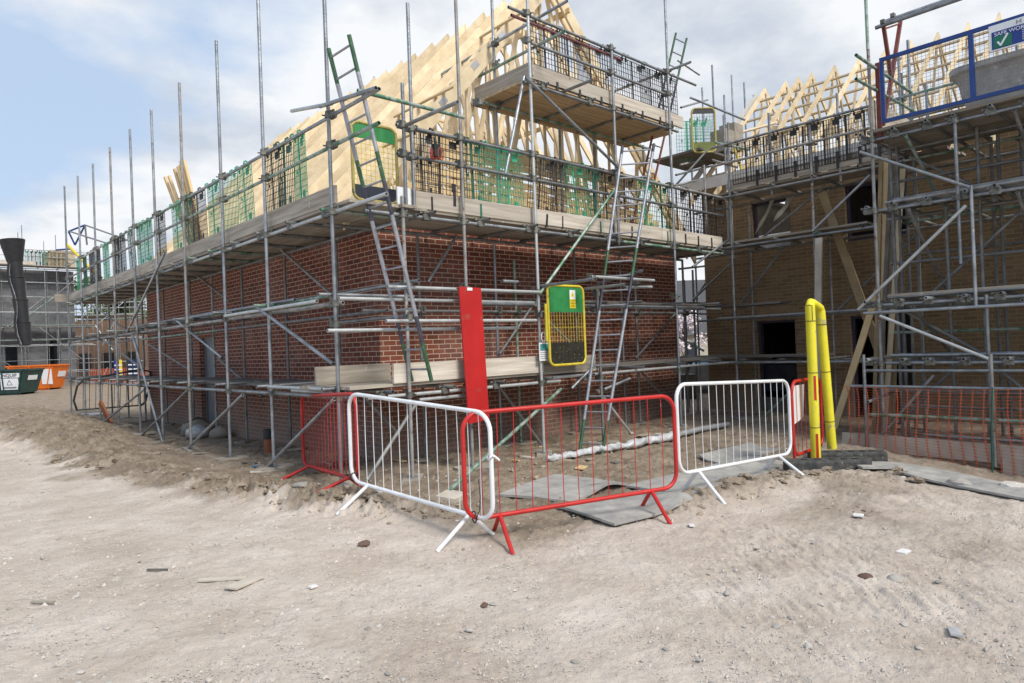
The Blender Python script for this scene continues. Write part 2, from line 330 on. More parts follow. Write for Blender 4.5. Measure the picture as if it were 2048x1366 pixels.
# ------------------------------------------------------------------ ground
rs = np.random.RandomState(3); PERM = rs.permutation(512); GRAD = rs.rand(512, 2)*2-1
GRAD /= np.linalg.norm(GRAD, axis=1)[:, None]
def perlin(x, y):
    xi = np.floor(x).astype(int); yi = np.floor(y).astype(int); xf = x-xi; yf = y-yi
    def g(i, j):
        k = PERM[(PERM[(xi+i) % 512]+(yi+j)) % 512]; q = GRAD[k]; return q[..., 0]*(xf-i)+q[..., 1]*(yf-j)
    u = xf**3*(xf*(xf*6-15)+10); v = yf**3*(yf*(yf*6-15)+10)
    a = g(0, 0)*(1-u)+g(1, 0)*u; b = g(0, 1)*(1-u)+g(1, 1)*u
    return (a*(1-v)+b*v)*1.4
def fbm(x, y, o=4, rough=.5):
    t = 0; a = 1; f_ = 1
    for i in range(o): t = t+a*perlin(x*f_+i*17.3, y*f_+i*9.1); a *= rough; f_ *= 2.03
    return t
RIDGE = [(2.6, 26, .40, 1.3), (2.7, 22, .46, 1.25), (2.8, 18, .36, 1.0), (2.75, 14.5, .16, .7), (2.75, 12, .10, .5), (2.95, 9.5, .08, .40), (3.4, 7.4, .13, .38), (3.75, 6.3, .13, .38), (4.4, 5.6, .0, .35)]
RIDGE2 = [(5.75, 4.2, .0, .25), (6.2, 4.15, .10, .35), (7.2, 4.05, .09, .32), (8.2, 3.85, .05, .32), (9.5, 2.6, .04, .5)]
def ridge(x, y, pts):
    best = np.zeros_like(x)
    for (x0, y0, h0, w0), (x1, y1, h1, w1) in zip(pts[:-1], pts[1:]):
        dx, dy = x1-x0, y1-y0; t = np.clip(((x-x0)*dx+(y-y0)*dy)/(dx*dx+dy*dy), 0, 1)
        d = np.hypot(x-x0-t*dx, y-y0-t*dy); h = h0+(h1-h0)*t; w = w0+(w1-w0)*t
        best = np.maximum(best, h*np.exp(-(d/w)**2))
    return best
def sstep(a, b, t): t = np.clip((t-a)/(b-a), 0, 1); return t*t*(3-2*t)
def soil_mask(x, y):
    """1 where the soil is dug over and damp, 0 on the dry trafficked haul road"""
    j = fbm(x*.9, y*.9, 4)*.5
    left = sstep(-.25, .25, x-np.interp(y, [5.5, 6.6, 7.6, 9.2, 11, 15, 19, 24, 40], [3.9, 3.35, 3.05, 2.55, 2.2, 1.95, 1.75, 1.6, 1.6])+j*1.1)*sstep(5.6, 6.6, y+j*.6)
    right = sstep(4.0, 4.7, y+j*.6)*sstep(3.6, 4.4, x+j*.5)
    r2 = np.maximum(ridge(x, y, RIDGE2)*9, .85*sstep(8.6, 9.8, x+j*1.2+.25*y-.4)*sstep(5.2, 4.4, y))
    r2 = np.maximum(r2, .7*sstep(.15, .5, fbm(x*.55+3, y*.55+7, 4))*sstep(5, 8, x)*sstep(5, 4, y))
    return np.clip(np.maximum(np.maximum(left, right), r2), 0, 1)
def ground_base(x, y):
    x = np.asarray(x, float); y = np.asarray(y, float)
    z = ridge(x, y, RIDGE)+ridge(x, y, RIDGE2)
    z = z-.30*np.exp(-(((x-10.6)/1.3)**2+((y-1.6)/1.7)**2))
    z = z-.09*sstep(5.6, 4.2, y)*sstep(1.5, 4, x)*sstep(10, 7.5, x)-.03*sstep(8, 4, y)
    z = z+.03*fbm(x*.25+5, y*.25, 3)*np.exp(-(x*x+y*y)/900.)
    return z
def ground_z(x, y): return float(ground_base(np.array([x]), np.array([y]))[0])
def ground_detail(x, y):
    r = np.hypot(x, y); far = np.exp(-(r/28.)**2); sm = soil_mask(x, y)
    rd = np.clip(ridge(x, y, RIDGE)*8+ridge(x, y, RIDGE2)*5, 0, 1)
    z = .012*fbm(x*1.3, y*1.3, 4, .55)+(.008+.012*sm)*fbm(x*5, y*5, 4, .62)+.004*np.abs(fbm(x*14, y*14, 3))
    cl = np.abs(fbm(x*3.1+30, y*3.1, 4, .62)); z = z+rd*(.20*(.42-cl)+.06*fbm(x*9, y*9, 3, .6)-.03*np.abs(fbm(x*17, y*17, 2)))
    z = z+sm*.03*np.clip(fbm(x*2.2+9, y*2.2+4, 3)-.05, 0, 1)
    # tyre lugs pressed into the haul road on the right: two wheel lanes of oblique bars
    ax, ay = .94, -.34; s_ = x*ax+y*ay; t_ = -x*ay+y*ax
    j = fbm(x*1.1+60, y*1.1, 3)
    for off, wd, ang in ((2.05, .42, .75), (3.15, .46, -.65), (4.35, .42, .70), (1.1, .4, -.7)):
        dd = t_-off-.12*np.sin(s_*.5); lane = np.exp(-(dd/wd)**4)
        ph = (s_+dd*ang+.03*j)*2*PI/.19
        bar = sstep(.1, .7, np.sin(ph))
        msk = sstep(-.15, .35, fbm(x*.7+off*7, y*.7+3, 3))*sstep(3.0, 4.6, x)
        z = z+lane*msk*(.016*bar-.010)
    # scuffed, trampled dirt: short ridges drawn out along the way the machines turn, strongest on the right
    u_ = x*.57+y*.82; v_ = x*.82-y*.57
    scuff = (sstep(2.6, 5.2, x-.1*y)*sstep(4.4, 2.6, y)*.9+.18)*(.35+.65*sstep(-.3, .3, fbm(x*.8+11, y*.8+5, 3)))
    rdg = np.abs(fbm(u_*1.5+40, v_*11, 4, .6))
    z = z+scuff*(1-sm*.6)*(.036*(.40-rdg)+.010*fbm(u_*4, v_*20, 3))
    z = z+sm*(.030*(.4-np.abs(fbm(x*4.3+3, y*4.3+8, 4, .66)))+.012*fbm(x*13, y*13, 2))
    z = z+.007*np.clip(fbm(x*6+70, y*6, 3, .7)-.25, 0, 1)
    return z*far
def make_ground():
    A = np.radians(np.concatenate([np.arange(-22, 112, .125), np.arange(112, 338.01, 6)]))
    rr = [1.2]
    while rr[-1] < 24: rr.append(rr[-1]*1.0048)
    while rr[-1] < 900: rr.append(rr[-1]*1.06)
    rr = np.array(rr); na, nr = len(A), len(rr)
    a, r = np.meshgrid(A, rr); x = r*np.cos(a); y = r*np.sin(a)
    z = ground_base(x, y)+ground_detail(x, y)
    v = np.stack([x, y, z], -1).reshape(-1, 3)
    i, j = np.meshgrid(np.arange(nr-1), np.arange(na-1), indexing='ij'); i = i.ravel(); j = j.ravel()
    q = np.stack([i*na+j, i*na+j+1, (i+1)*na+j+1, (i+1)*na+j], -1)[:, ::-1]
    me = bpy.data.meshes.new('ground')
    me.vertices.add(len(v)); me.vertices.foreach_set('co', v.ravel())
    me.loops.add(q.size); me.loops.foreach_set('vertex_index', q.ravel())
    me.polygons.add(len(q)); me.polygons.foreach_set('loop_start', np.arange(len(q))*4)
    me.update(calc_edges=True); me.validate()
    me.polygons.foreach_set('use_smooth', np.ones(len(me.polygons), bool))
    at = me.attributes.new('dug', 'FLOAT', 'POINT'); at.data.foreach_set('value', soil_mask(x, y).ravel())
    m, nt, b = bsdf('dirt'); L = nt.links.new; b.inputs['Roughness'].default_value = .95; b.inputs['Specular IOR Level'].default_value = .15
    g = node(nt, 'ShaderNodeNewGeometry'); aa = node(nt, 'ShaderNodeAttribute', attribute_name='dug')
    def nz(sc, det, ro): n = node(nt, 'ShaderNodeTexNoise', Scale=sc, Detail=det, Roughness=ro); L(g.outputs['Position'], n.inputs['Vector']); return n
    def ramp(src, p0, c0, p1, c1):
        r = node(nt, 'ShaderNodeValToRGB'); L(src, r.inputs[0]); e = r.color_ramp.elements
        e[0].position, e[1].position = p0, p1; e[0].color, e[1].color = (*c0, 1), (*c1, 1); return r.outputs[0]
    def mix(fac, a_, b_, mode='MIX'):
        n = node(nt, 'ShaderNodeMix', data_type='RGBA', blend_type=mode)
        (L(fac, n.inputs[0]) if not isinstance(fac, float) else setattr(n.inputs[0], 'default_value', fac))
        for k, c in ((6, a_), (7, b_)):
            if isinstance(c, tuple): n.inputs[k].default_value = (*c, 1)
            else: L(c, n.inputs[k])
        return n.outputs[2]
    dry = ramp(nz(1.1, 9, .68).outputs[0], .36, (.50, .42, .35), .66, (.68, .605, .535))
    wet = ramp(nz(2.6, 9, .7).outputs[0], .34, (.175, .135, .098), .68, (.385, .315, .24))
    c = mix(aa.outputs['Fac'], dry, wet)
    c = mix(ramp(nz(7, 6, .7).outputs[0], .56, (0, 0, 0), .72, (.45, .45, .45)), c, (.35, .295, .24))
    c = mix(ramp(nz(3.2, 8, .75).outputs[0], .60, (0, 0, 0), .74, (.6, .6, .6)), c, (.60, .565, .52))
    vo = node(nt, 'ShaderNodeTexVoronoi', Scale=38.0, Randomness=1.0); L(g.outputs['Position'], vo.inputs['Vector'])
    peb_fleck = ramp(vo.outputs['Distance'], .16, (1, 1, 1), .24, (0, 0, 0)); sel = ramp(nz(7, 5, .7).outputs[0], .50, (0, 0, 0), .56, (1, 1, 1))  # pebble flecks; their dark tones also paint the pebbles' small shadows
    pm = node(nt, 'ShaderNodeMath', operation='MULTIPLY'); L(peb_fleck, pm.inputs[0]); L(sel, pm.inputs[1])
    pc = mix(.75, c, vo.outputs['Color'], 'MIX'); hs = node(nt, 'ShaderNodeHueSaturation', Saturation=.12, Value=.50); L(vo.outputs['Color'], hs.inputs['Color'])
    c = mix(pm.outputs[0], c, hs.outputs[0])
    gr = nz(170, 4, .7); hv = node(nt, 'ShaderNodeHueSaturation'); L(c, hv.inputs['Color']); mr = node(nt, 'ShaderNodeMapRange'); L(gr.outputs[0], mr.inputs[0]); mr.inputs[3].default_value = .74; mr.inputs[4].default_value = 1.26
    L(mr.outputs[0], hv.inputs['Value']); L(hv.outputs[0], b.inputs['Base Color'])
    h1 = nz(16, 8, .7); h2 = node(nt, 'ShaderNodeMath', operation='MULTIPLY_ADD'); L(pm.outputs[0], h2.inputs[0]); h2.inputs[1].default_value = .35; L(h1.outputs[0], h2.inputs[2])
    h3 = node(nt, 'ShaderNodeMath', operation='MULTIPLY_ADD'); L(gr.outputs[0], h3.inputs[0]); h3.inputs[1].default_value = .25; L(h2.outputs[0], h3.inputs[2])
    bp = node(nt, 'ShaderNodeBump', Strength=.95, Distance=.03); L(h3.outputs[0], bp.inputs['Height']); L(bp.outputs[0], b.inputs['Normal'])
    me.materials.append(m)
    o = bpy.data.objects.new('ground', me); COL.objects.link(o); structure(o)
make_ground()
# ------------------------------------------------------------------ walls with openings
def wall(mb, ax, plane, lo, hi, z0, z1, holes=(), th=.3, sgn=1):
    """ax = direction the wall runs along; outer face on `plane`, thickness towards sgn; material 0 long faces, 1 cross faces, 2 inner face"""
    us = sorted({lo, hi, *[h[0] for h in holes], *[h[1] for h in holes]}); zs = sorted({z0, z1, *[h[2] for h in holes], *[h[3] for h in holes]})
    open_ = lambda u, z: not (lo < u < hi and z0 < z < z1) or any(h[0] < u < h[1] and h[2] < z < h[3] for h in holes)
    P = (lambda u, d, z: (u, plane+sgn*d, z)) if ax == 'x' else (lambda u, d, z: (plane+sgn*d, u, z))
    for i in range(len(us)-1):
        for k in range(len(zs)-1):
            a, b, c, d = us[i], us[i+1], zs[k], zs[k+1]; um, zm = (a+b)/2, (c+d)/2
            if open_(um, zm): continue
            mb.add([P(a, 0, c), P(b, 0, c), P(b, 0, d), P(a, 0, d)], [(0, 1, 2, 3)], 0)
            mb.add([P(a, th, c), P(b, th, c), P(b, th, d), P(a, th, d)], [(3, 2, 1, 0)], 2)
            for (u, v, on) in ((a, a, open_(a-.001, zm)), (b, b, open_(b+.001, zm))):
                if on: mb.add([P(u, 0, c), P(u, th, c), P(u, th, d), P(u, 0, d)], [(0, 1, 2, 3)], 1)
            for (z, on) in ((c, open_(um, c-.001)), (d, open_(um, d+.001))):
                if on: mb.add([P(a, 0, z), P(b, 0, z), P(b, th, z), P(a, th, z)], [(0, 1, 2, 3)], 1)
    return mb

# ------------------------------------------------------------------ red brick house
X0, Y0, X1, Y1 = 5.344, 8.66, 12.96, 20.57
house = thing('brick_house', 'red brick house shell with bare pine roof trusses at the centre of the site', 'house', ((X0+X1)/2, (Y0+Y1)/2, 0))
HTOP = 3.56
door_y = (15.55, 16.42)
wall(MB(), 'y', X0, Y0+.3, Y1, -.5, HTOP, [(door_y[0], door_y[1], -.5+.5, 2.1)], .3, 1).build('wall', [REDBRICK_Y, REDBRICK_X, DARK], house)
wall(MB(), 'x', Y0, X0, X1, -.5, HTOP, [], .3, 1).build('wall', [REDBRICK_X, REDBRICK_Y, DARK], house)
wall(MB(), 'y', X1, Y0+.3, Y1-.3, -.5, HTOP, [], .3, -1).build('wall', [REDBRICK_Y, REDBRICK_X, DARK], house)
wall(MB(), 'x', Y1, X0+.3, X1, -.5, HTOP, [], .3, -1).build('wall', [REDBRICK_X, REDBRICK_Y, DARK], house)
f = MB(); fx = X0+.10
f.span((fx, door_y[0], 0), (fx+.07, door_y[0]+.16, 2.1)); f.span((fx, door_y[1]-.07, 0), (fx+.07, door_y[1], 2.1)); f.span((fx, door_y[0]+.16, 2.03), (fx+.07, door_y[1]-.07, 2.1))
df = f.build('door_frame', FRAME_G, house)
MB().span((fx+.02, door_y[0]+.16, .02), (fx+.06, door_y[1]-.07, 2.03)).build('door_panel', FRAME_G, df)
MB().span((X0+.3, Y0+.3, -.02), (X1-.3, Y1-.3, .0)).build('floor_slab', PLASTER, house)
# wall plates lie on the inner leaf
for xa, xb in ((X0+.12, X0+.24), (X1-.24, X1-.12)): MB().span((xa, Y0+.32, HTOP), (xb, Y1-.1, HTOP+.075)).build('wall_plate', TIMBER_Y, house)
XC = (X0+X1)/2; RZ = 8.47; TB = HTOP+.075; EX = .50       # ridge height, tie bottom, eaves overhang
slope = 1.085
def truss(mb, y, j=0.0, w=.042, webs=True):
    def rz(x): return RZ-slope*abs(x-XC)
    rd = .125
    for sg in (-1, 1):
        xe = XC+sg*(XC-X0+EX+j); d = Vector((XC-xe, 0, RZ-rz(xe))).normalized(); nrm = Vector((-d.z, 0, d.x)); nrm = nrm if nrm.z > 0 else -nrm
        dv = rd*math.hypot(1, slope)*(.97 if sg < 0 else 1); yy = y+sg*.0015; jj = j*.5
        mb.prism([(xe, rz(xe)), (XC-sg*jj*.3, RZ+jj*.3*slope), (XC-sg*jj*.3, RZ+jj*.3*slope-dv), (xe, rz(xe)-dv)], 'y', yy-w/2, yy+w/2)
        if webs:
            bx = [XC+sg*q*(XC-X0) for q in (.33, .66)]; tx = [XC+sg*q*(XC-X0) for q in (.36, .70)]
            for p, q in (((bx[0], TB+.10), (XC+sg*.05, RZ-.20)), ((bx[0], TB+.10), (tx[0], rz(tx[0])-.19)), ((bx[1], TB+.10), (tx[0]+sg*.1, rz(tx[0]+sg*.1)-.19)), ((bx[1], TB+.10), (tx[1], rz(tx[1])-.19))):
                mb.beam((p[0], y, p[1]), (q[0], y, q[1]), w-.006, .085, (0, 1, 0) if False else (1, 0, .01))
    for xh in (X0+.10, X1-.10): mb.span((xh-.045, y-w/2-.004, TB+.10), (xh+.045, y+w/2+.004, rz(xh)-.17))
    mb.span((X0-.02, y-w/2-.003, TB), (X1+.02, y+w/2+.003, TB+.10))
    return mb
ys = [8.73]+[9.25+.6*i for i in range(19)]
for i, y in enumerate(ys):
    truss(MB(), y+random.uniform(-.05, .05)*(i > 0), random.uniform(-.06, .12) if i else .12).build('roof_truss', TIMBER, house)
# gable end: doubled rafters, ladder noggings, the deep collar beam and studs
gb = MB()
for sg in (-1, 1):
    xe = XC+sg*(XC-X0+.60); ze = RZ-slope*abs(xe-XC)
    gb.prism([(xe, ze), (XC, RZ), (XC, RZ-.34), (xe, ze-.34)], 'y', 8.495+sg*.002, 8.543+sg*.002)
gb.build('gable_rafter', TIMBER, house)
for sg in (-1, 1):
    for q in (.12, .24, .36, .48, .60, .72, .84, .96):
        x = XC+sg*q*(XC-X0); z = RZ-slope*abs(x-XC)-.10
        MB().span((x-.022, 8.545, z-.05), (x+.022, 8.707, z+.05)).build('gable_nogging', TIMBER_Y, house)
MB().span((X0+1.05, 8.60, 4.82), (X1-1.05, 8.645, 5.08)).build('collar_beam', TIMBER_Y, house)
MB().span((X0+.02, 8.655, 3.70), (X1-.02, 8.698, 3.90)).build('tie_beam', TIMBER_Y, house)
for k, (z, a_, b_) in enumerate(((3.96, .45, .5), (4.10, .55, .6), (4.25, .70, .8), (4.40, .80, .9), (4.56, .95, 3.0), (4.70, 1.05, 3.4))):
    MB().span((X0+a_, 8.612+.002*k, z), (X1-b_, 8.65, z+.105)).build('gable_board', TIMBER_Y, house)
for q in (-.52, -.40, -.28, -.16, -.04, .08, .2, .32, .44):
    x = XC+q*(XC-X0); MB().span((x-.02, 8.66, 5.08), (x+.02, 8.70, RZ-slope*abs(x-XC)-.2)).build('gable_stud', TIMBER, house)
# longitudinal binders and braces lying on and under the rafters, ends left long past the gable
for k, (x, dz, a, b, w, h) in enumerate(((5.75, .03, 8.1, 9.0, .09, .035), (6.55, .03, 8.2, 9.9, .07, .03), (7.95, .03, 8.05, 9.2, .08, .035), (8.75, .03, 8.15, 8.9, .08, .03),
                                (9.5, -.26, 8.4, 20.3, .038, .09), (10.8, -.26, 8.4, 20.3, .038, .09), (12.0, -.26, 8.4, 20.3, .038, .09))):
    z = RZ-slope*abs(x-XC)+dz
    nx = Vector((-slope if x < XC else slope, 0, 1)).normalized()
    MB().beam((x, a, z), (x+.02*(k % 3), b, z), w, h, nx if dz > 0 else (0, 0, 1)).build('binder', TIMBER_Y, house)
for k, (x, y0, x2, y2) in enumerate(((12.2, 9.4, 9.5, 14.4),)):
    MB().beam((x, y0, RZ-slope*abs(x-XC)-.21), (x2, y2, RZ-slope*abs(x2-XC)-.21), .09, .03, (-.7, 0, .7)).build('diagonal_brace', TIMBER_Y, house)
for x in (6.6, 7.9, 9.15, 10.4, 11.7):
    MB().beam((x, 8.75, TB+.14), (x, 20.3, TB+.14), .038, .08).build('tie_binder', TIMBER_Y, house)
# metal nail plates on the front truss joints
npm = mat('nail_plate', (.5, .5, .5), (.62, .62, .62), 20, .4, .8)
for sg, q in ((-1, .36), (-1, .52), (-1, .70), (1, .40), (1, .72)):
    x = XC+sg*q*(XC-X0); d = Vector((1, 0, -sg*slope)).normalized(); n_ = Vector((sg*slope, 0, 1)).normalized(); p = Vector((x, 8.490, RZ-slope*abs(x-XC)))-n_*.08
    MB().beam(p-d*.09, p+d*.09, .004, .10, n_).build('nail_plate', npm, house)

# ------------------------------------------------------------------ buff brick house
BX, BY1, BY0, BXB = 14.05, 8.58, -4.0, 21.0
buff = thing('brick_house', 'buff brick house shell in shade on the right with open window holes and pine trusses', 'house', (BX+3.4, 3, 0))
pa0, pa1 = y_at(1829, BX+.15, 1.3), y_at(1796, BX, 1.3)
BT = 5.12
holes = [(6.50, 7.36, -.02, 1.98), (4.50, 5.39, -.02, 1.98), (6.51, 7.37, 3.50, 4.55), (4.30, 5.40, 3.45, 4.55), (pa0, pa1, .55, 2.05)]
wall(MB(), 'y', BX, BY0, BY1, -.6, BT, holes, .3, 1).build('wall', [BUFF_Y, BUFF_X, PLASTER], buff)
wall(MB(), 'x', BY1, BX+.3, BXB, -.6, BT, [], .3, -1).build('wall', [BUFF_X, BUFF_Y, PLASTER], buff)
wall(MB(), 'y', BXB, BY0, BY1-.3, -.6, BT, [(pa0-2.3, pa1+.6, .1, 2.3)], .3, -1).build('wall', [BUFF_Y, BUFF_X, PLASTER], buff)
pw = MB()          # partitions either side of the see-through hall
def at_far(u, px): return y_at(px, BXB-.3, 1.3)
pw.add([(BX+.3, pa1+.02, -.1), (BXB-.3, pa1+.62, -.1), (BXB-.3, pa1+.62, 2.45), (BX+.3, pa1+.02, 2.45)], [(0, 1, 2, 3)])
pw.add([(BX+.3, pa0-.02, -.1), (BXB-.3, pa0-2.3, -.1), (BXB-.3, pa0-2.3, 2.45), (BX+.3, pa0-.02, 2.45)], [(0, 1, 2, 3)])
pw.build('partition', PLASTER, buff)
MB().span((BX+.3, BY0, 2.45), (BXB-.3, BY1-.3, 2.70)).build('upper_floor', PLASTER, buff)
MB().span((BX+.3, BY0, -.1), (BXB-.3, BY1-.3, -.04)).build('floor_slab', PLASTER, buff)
MB().span((BX+.3, BY0, 4.98), (BXB-.3, 5.95, 5.02)).build('light_block_deck', PLASTER, buff); MB().span((BX+.3, 5.95, 2.70), (BXB-.3, 6.05, 5.02)).build('partition', PLASTER, buff)  # added cover blocks sky light to darken the rooms; the house has no ceiling
for (a, b, c, d) in holes[:4]:
    fr = MB(); fx = BX+.09
    fr.span((fx, a, c), (fx+.07, a+.05, d)); fr.span((fx, b-.05, c), (fx+.07, b, d)); fr.span((fx, a+.05, d-.05), (fx+.07, b-.05, d))
    if c > 1: fr.span((fx, a+.05, c), (fx+.07, b-.05, c+.05))
    fr.build('window_former' if c > 1 else 'door_former', mat('plum_frame', (.035, .03, .06), (.06, .05, .09), 5, .5), buff)
for (a, b) in ((6.40, 7.46), (4.4, 5.5)):          # soldier course over each ground-floor opening
    sc_ = MB(); n = int((b-a)/.075)
    for i in range(n): sc_.span((BX-.004, a+i*.075+.005, 2.06), (BX+.02, a+i*.075+.070, 2.275))
    sc_.build('lintel', mat('buff_soldier_brick', (.20, .135, .075), (.29, .2, .115), 11, .9, 0, .3), buff)
MB().span((BX+.05, 6.50, -.02), (BX+.12, 7.36, .32)).build('door_board', BOARD_D, buff)
MB().span((BX+.2, 6.52, .45), (BX+.24, 7.34, 1.02)).build('door_board', NAVY, buff)
# rolls standing in the upper room, seen through the window hole
# roof trusses of the buff house
BRX, BRZ = 17.5, 8.30; bsl = (BRZ-(BT+.05))/(BRX-BX)
def btruss(mb, y, w=.04):
    def rz(x): return BRZ-bsl*abs(x-BRX)
    for sg in (-1, 1):
        xe = BRX+sg*(BRX-BX+.42); yy = y+sg*.001
        mb.prism([(xe, rz(xe)), (BRX, BRZ), (BRX, BRZ-.155), (xe, rz(xe)-.155)], 'y', yy-w/2, yy+w/2)
        for p, q in (((.32, 0), (.02, 1)), ((.32, 0), (.5, 1)), ((.66, 0), (.5, 1))):
            x0, x1 = BRX+sg*p[0]*(BRX-BX), BRX+sg*q[0]*(BRX-BX); mb.beam((x0, y, BT+.12), (x1, y, rz(x1)-.15), w-.006, .075, (1, 0, .01))
    mb.span((BX, y-w/2-.002, BT+.03), (BXB, y+w/2+.002, BT+.12)); return mb
for y in (8.66, 8.08, 7.74, 7.40, 6.83, 6.25, 5.67, 5.12, 4.58, 4.0, 3.44, 2.86, 2.30, 1.72, 1.14, .56, -.02, -.6): btruss(MB(), y).build('roof_truss', TIMBER, buff)
for x, dz in ((15.05, .035), (15.7, .035), (16.5, -.2), (17.25, -.2), (15.6, -.17), (16.9, -.2), (18.2, -.2), (19.3, -.17)):
    z = BRZ-bsl*abs(x-BRX)+dz; MB().beam((x, 9.0 if dz > 0 else 8.7, z), (x, 7.5 if dz > 0 else -.6, z), .09, .035, (-bsl, 0, 1) if dz > 0 else (0, 0, 1)).build('binder', TIMBER, buff)
MB().span((BX-.42, BY0, BT-.12), (BX-.395, BY1+.3, BT+.12)).build('fascia', mat('pale_fascia', (.5, .5, .49), (.58, .58, .57), 4, .5), buff)
MB().add([(BX-.42, BY1+.3, 4.98), (BRX, BY1+.3, BRZ-.05), (BRX, BY1+.3, BRZ-.24), (BX-.42, BY1+.3, 4.78)], [(0, 1, 2, 3)]).build('bargeboard', MATS['pale_fascia'], buff)
MB().beam((16.2, 8.0, 6.75), (17.9, 3.2, 5.6), .05, .2).build('diagonal_brace', TIMBER, buff)
r_ = MB(); r_.tube((15.25, 6.45, 3.36), (15.25, 8.0, 3.36), .655, 24, False)
for (a, b, c) in (((1546, 395), (1512, 470), .10), ((1582, 392), (1548, 445), .16)):
    p, q = on_x(*a, BX-.06), on_x(*b, BX-.12); m = MB()
    m.grid(lambda u, v: p+(q-p)*u+Vector((.04*math.sin(5*u), (v-.5)*c*(1.2-u), .03*math.sin(7*u+3*v))), 10, 2, .004); tag(m.build('torn_membrane', mat('grey_membrane', (.20, .19, .16), (.28, .27, .23), 6, .8)), ('narrow' if c < .12 else 'wider')+' torn strip of grey membrane hanging across the upper window hole', 'membrane strip')
tag(r_.build('insulation_roll', LEAD), 'big grey wrapped roll inside the upper window hole of the buff house', 'roll')
# ------------------------------------------------------------------ scaffolds
cm = MB()      # one coupler: two clamped collars at right angles with bolts; z along the standard, x along the ledger
def coupler_mesh():
    m = MB()
    m.tube((0, 0, -.030), (0, 0, .030), .0335, 8, False); m.tube((-.030, .052, 0), (.030, .052, 0), .0335, 8, False)
    m.box((0, .026, 0), (.056, .03, .056)); m.box((.042, 0, 0), (.03, .018, .05)); m.box((0, .052, .042), (.05, .018, .03))
    m.tube((.045, -.045, 0), (.045, .045, 0), .008, 5, False); m.tube((0, .005, .045), (0, .105, .045), .008, 5, False)
    m.box((.045, .045, 0), (.026, .018, .026)); m.box((0, .102, .045), (.026, .018, .026))
    return m.mesh('coupler', COUP)
COUPLER = coupler_mesh()
pm_ = MB(); pm_.box((0, 0, .004), (.15, .15, .008)); pm_.tube((0, 0, .008), (0, 0, .10), .019, 8, False); BASEPLATE = pm_.mesh('base_plate', STEEL_D)
TR = random.Random(5)
class Scaffold:
    def __init__(s, label, loc): s.root = thing('scaffold', label, 'scaffold', loc); s.j = []; s.o = Vector(loc)
    def tube(s, name, a, b, mt=None, r=.0242, n=10):
        a, b = Vector(a), Vector(b); mt = mt or STEEL
        if mt in (STEEL, STEEL_D): q = TR.random(); mt = STEEL_G if q < .06 and name != 'standard' else (STEEL_R if q < .20 else (STEEL_W if q > .95 and mt is STEEL else mt))
        return MB().tube(a, b, r, n).build(name, mt, s.root)
    def joint(s, p, ang=0, flip=1): s.j.append((Vector(p), ang, flip))
    def std(s, x, y, z0, z1, mt=None, lean=(0, 0), plate=True, name='standard'):
        t = s.tube(name, (x, y, z0), (x+lean[0], y+lean[1], z1), mt)
        if plate:
            o = bpy.data.objects.new('base_plate', BASEPLATE); COL.objects.link(o); o.parent = t; o.location = Vector((x, y, z0-.01))-s.o
    def finish(s, cap=100):
        s.j.sort(key=lambda t: (t[0]-Vector((0, 0, EYE))).length)
        for p, a, fl in s.j[:cap]:
            o = bpy.data.objects.new('coupler', COUPLER); COL.objects.link(o); o.parent = s.root; o.location = p-s.o
            o.rotation_euler = (0, 0, a); o.scale = (1.25, 1.2*fl, 1.3)
        rest = s.j[cap:]
        if rest:
            m = MB(); vs = [Vector(v.co) for v in COUPLER.vertices]; fs = [tuple(q.vertices) for q in COUPLER.polygons]
            for p, a, fl in rest:
                rot = Matrix.Rotation(a, 3, 'Z'); m.add([rot @ Vector((v.x*1.25, v.y*fl*1.2, v.z*1.3))+p for v in vs], fs)
            tag(m.build('coupler', COUP, s.root), None, None, None, 'stuff')
    def boards(s, ax, u0, u1, v0, n, ztop, mt=None, L=3.9, name='deck_board', pitch=.23, jit=.12):
        """n rows of boards running along ax; v0 = first edge across"""
        for k in range(n):
            u = u0-random.uniform(0, 1.5)
            while u < u1-.05:
                a, b = max(u, u0-random.uniform(0, jit)), min(u+L, u1+random.uniform(0, jit))
                if b-a > .3:
                    m = MB(); dz = random.uniform(-.004, .004); c = v0+k*pitch
                    if ax == 'x': m.span((a, c, ztop-.038+dz), (b-.006, c+.223, ztop+dz))
                    else: m.span((c, a, ztop-.038+dz), (c+.223, b-.006, ztop+dz))
                    m.build(name, wood({BOARD: 'board', BOARD_D: 'dark', BOARD_P: 'pale', PLY: 'ply'}[mt or BOARD], ax), s.root)
                u += L
    def board(s, name, lo, hi, mt=None):
        k = {BOARD: 'board', BOARD_P: 'pale', None: 'board'}.get(mt); mt = wood(k, 'x' if abs(hi[0]-lo[0]) > abs(hi[1]-lo[1]) else 'y') if k else mt
        return MB().span(lo, hi).build(name, mt or BOARD, s.root)
def gz(x, y): return ground_z(x, y)
PADS = []
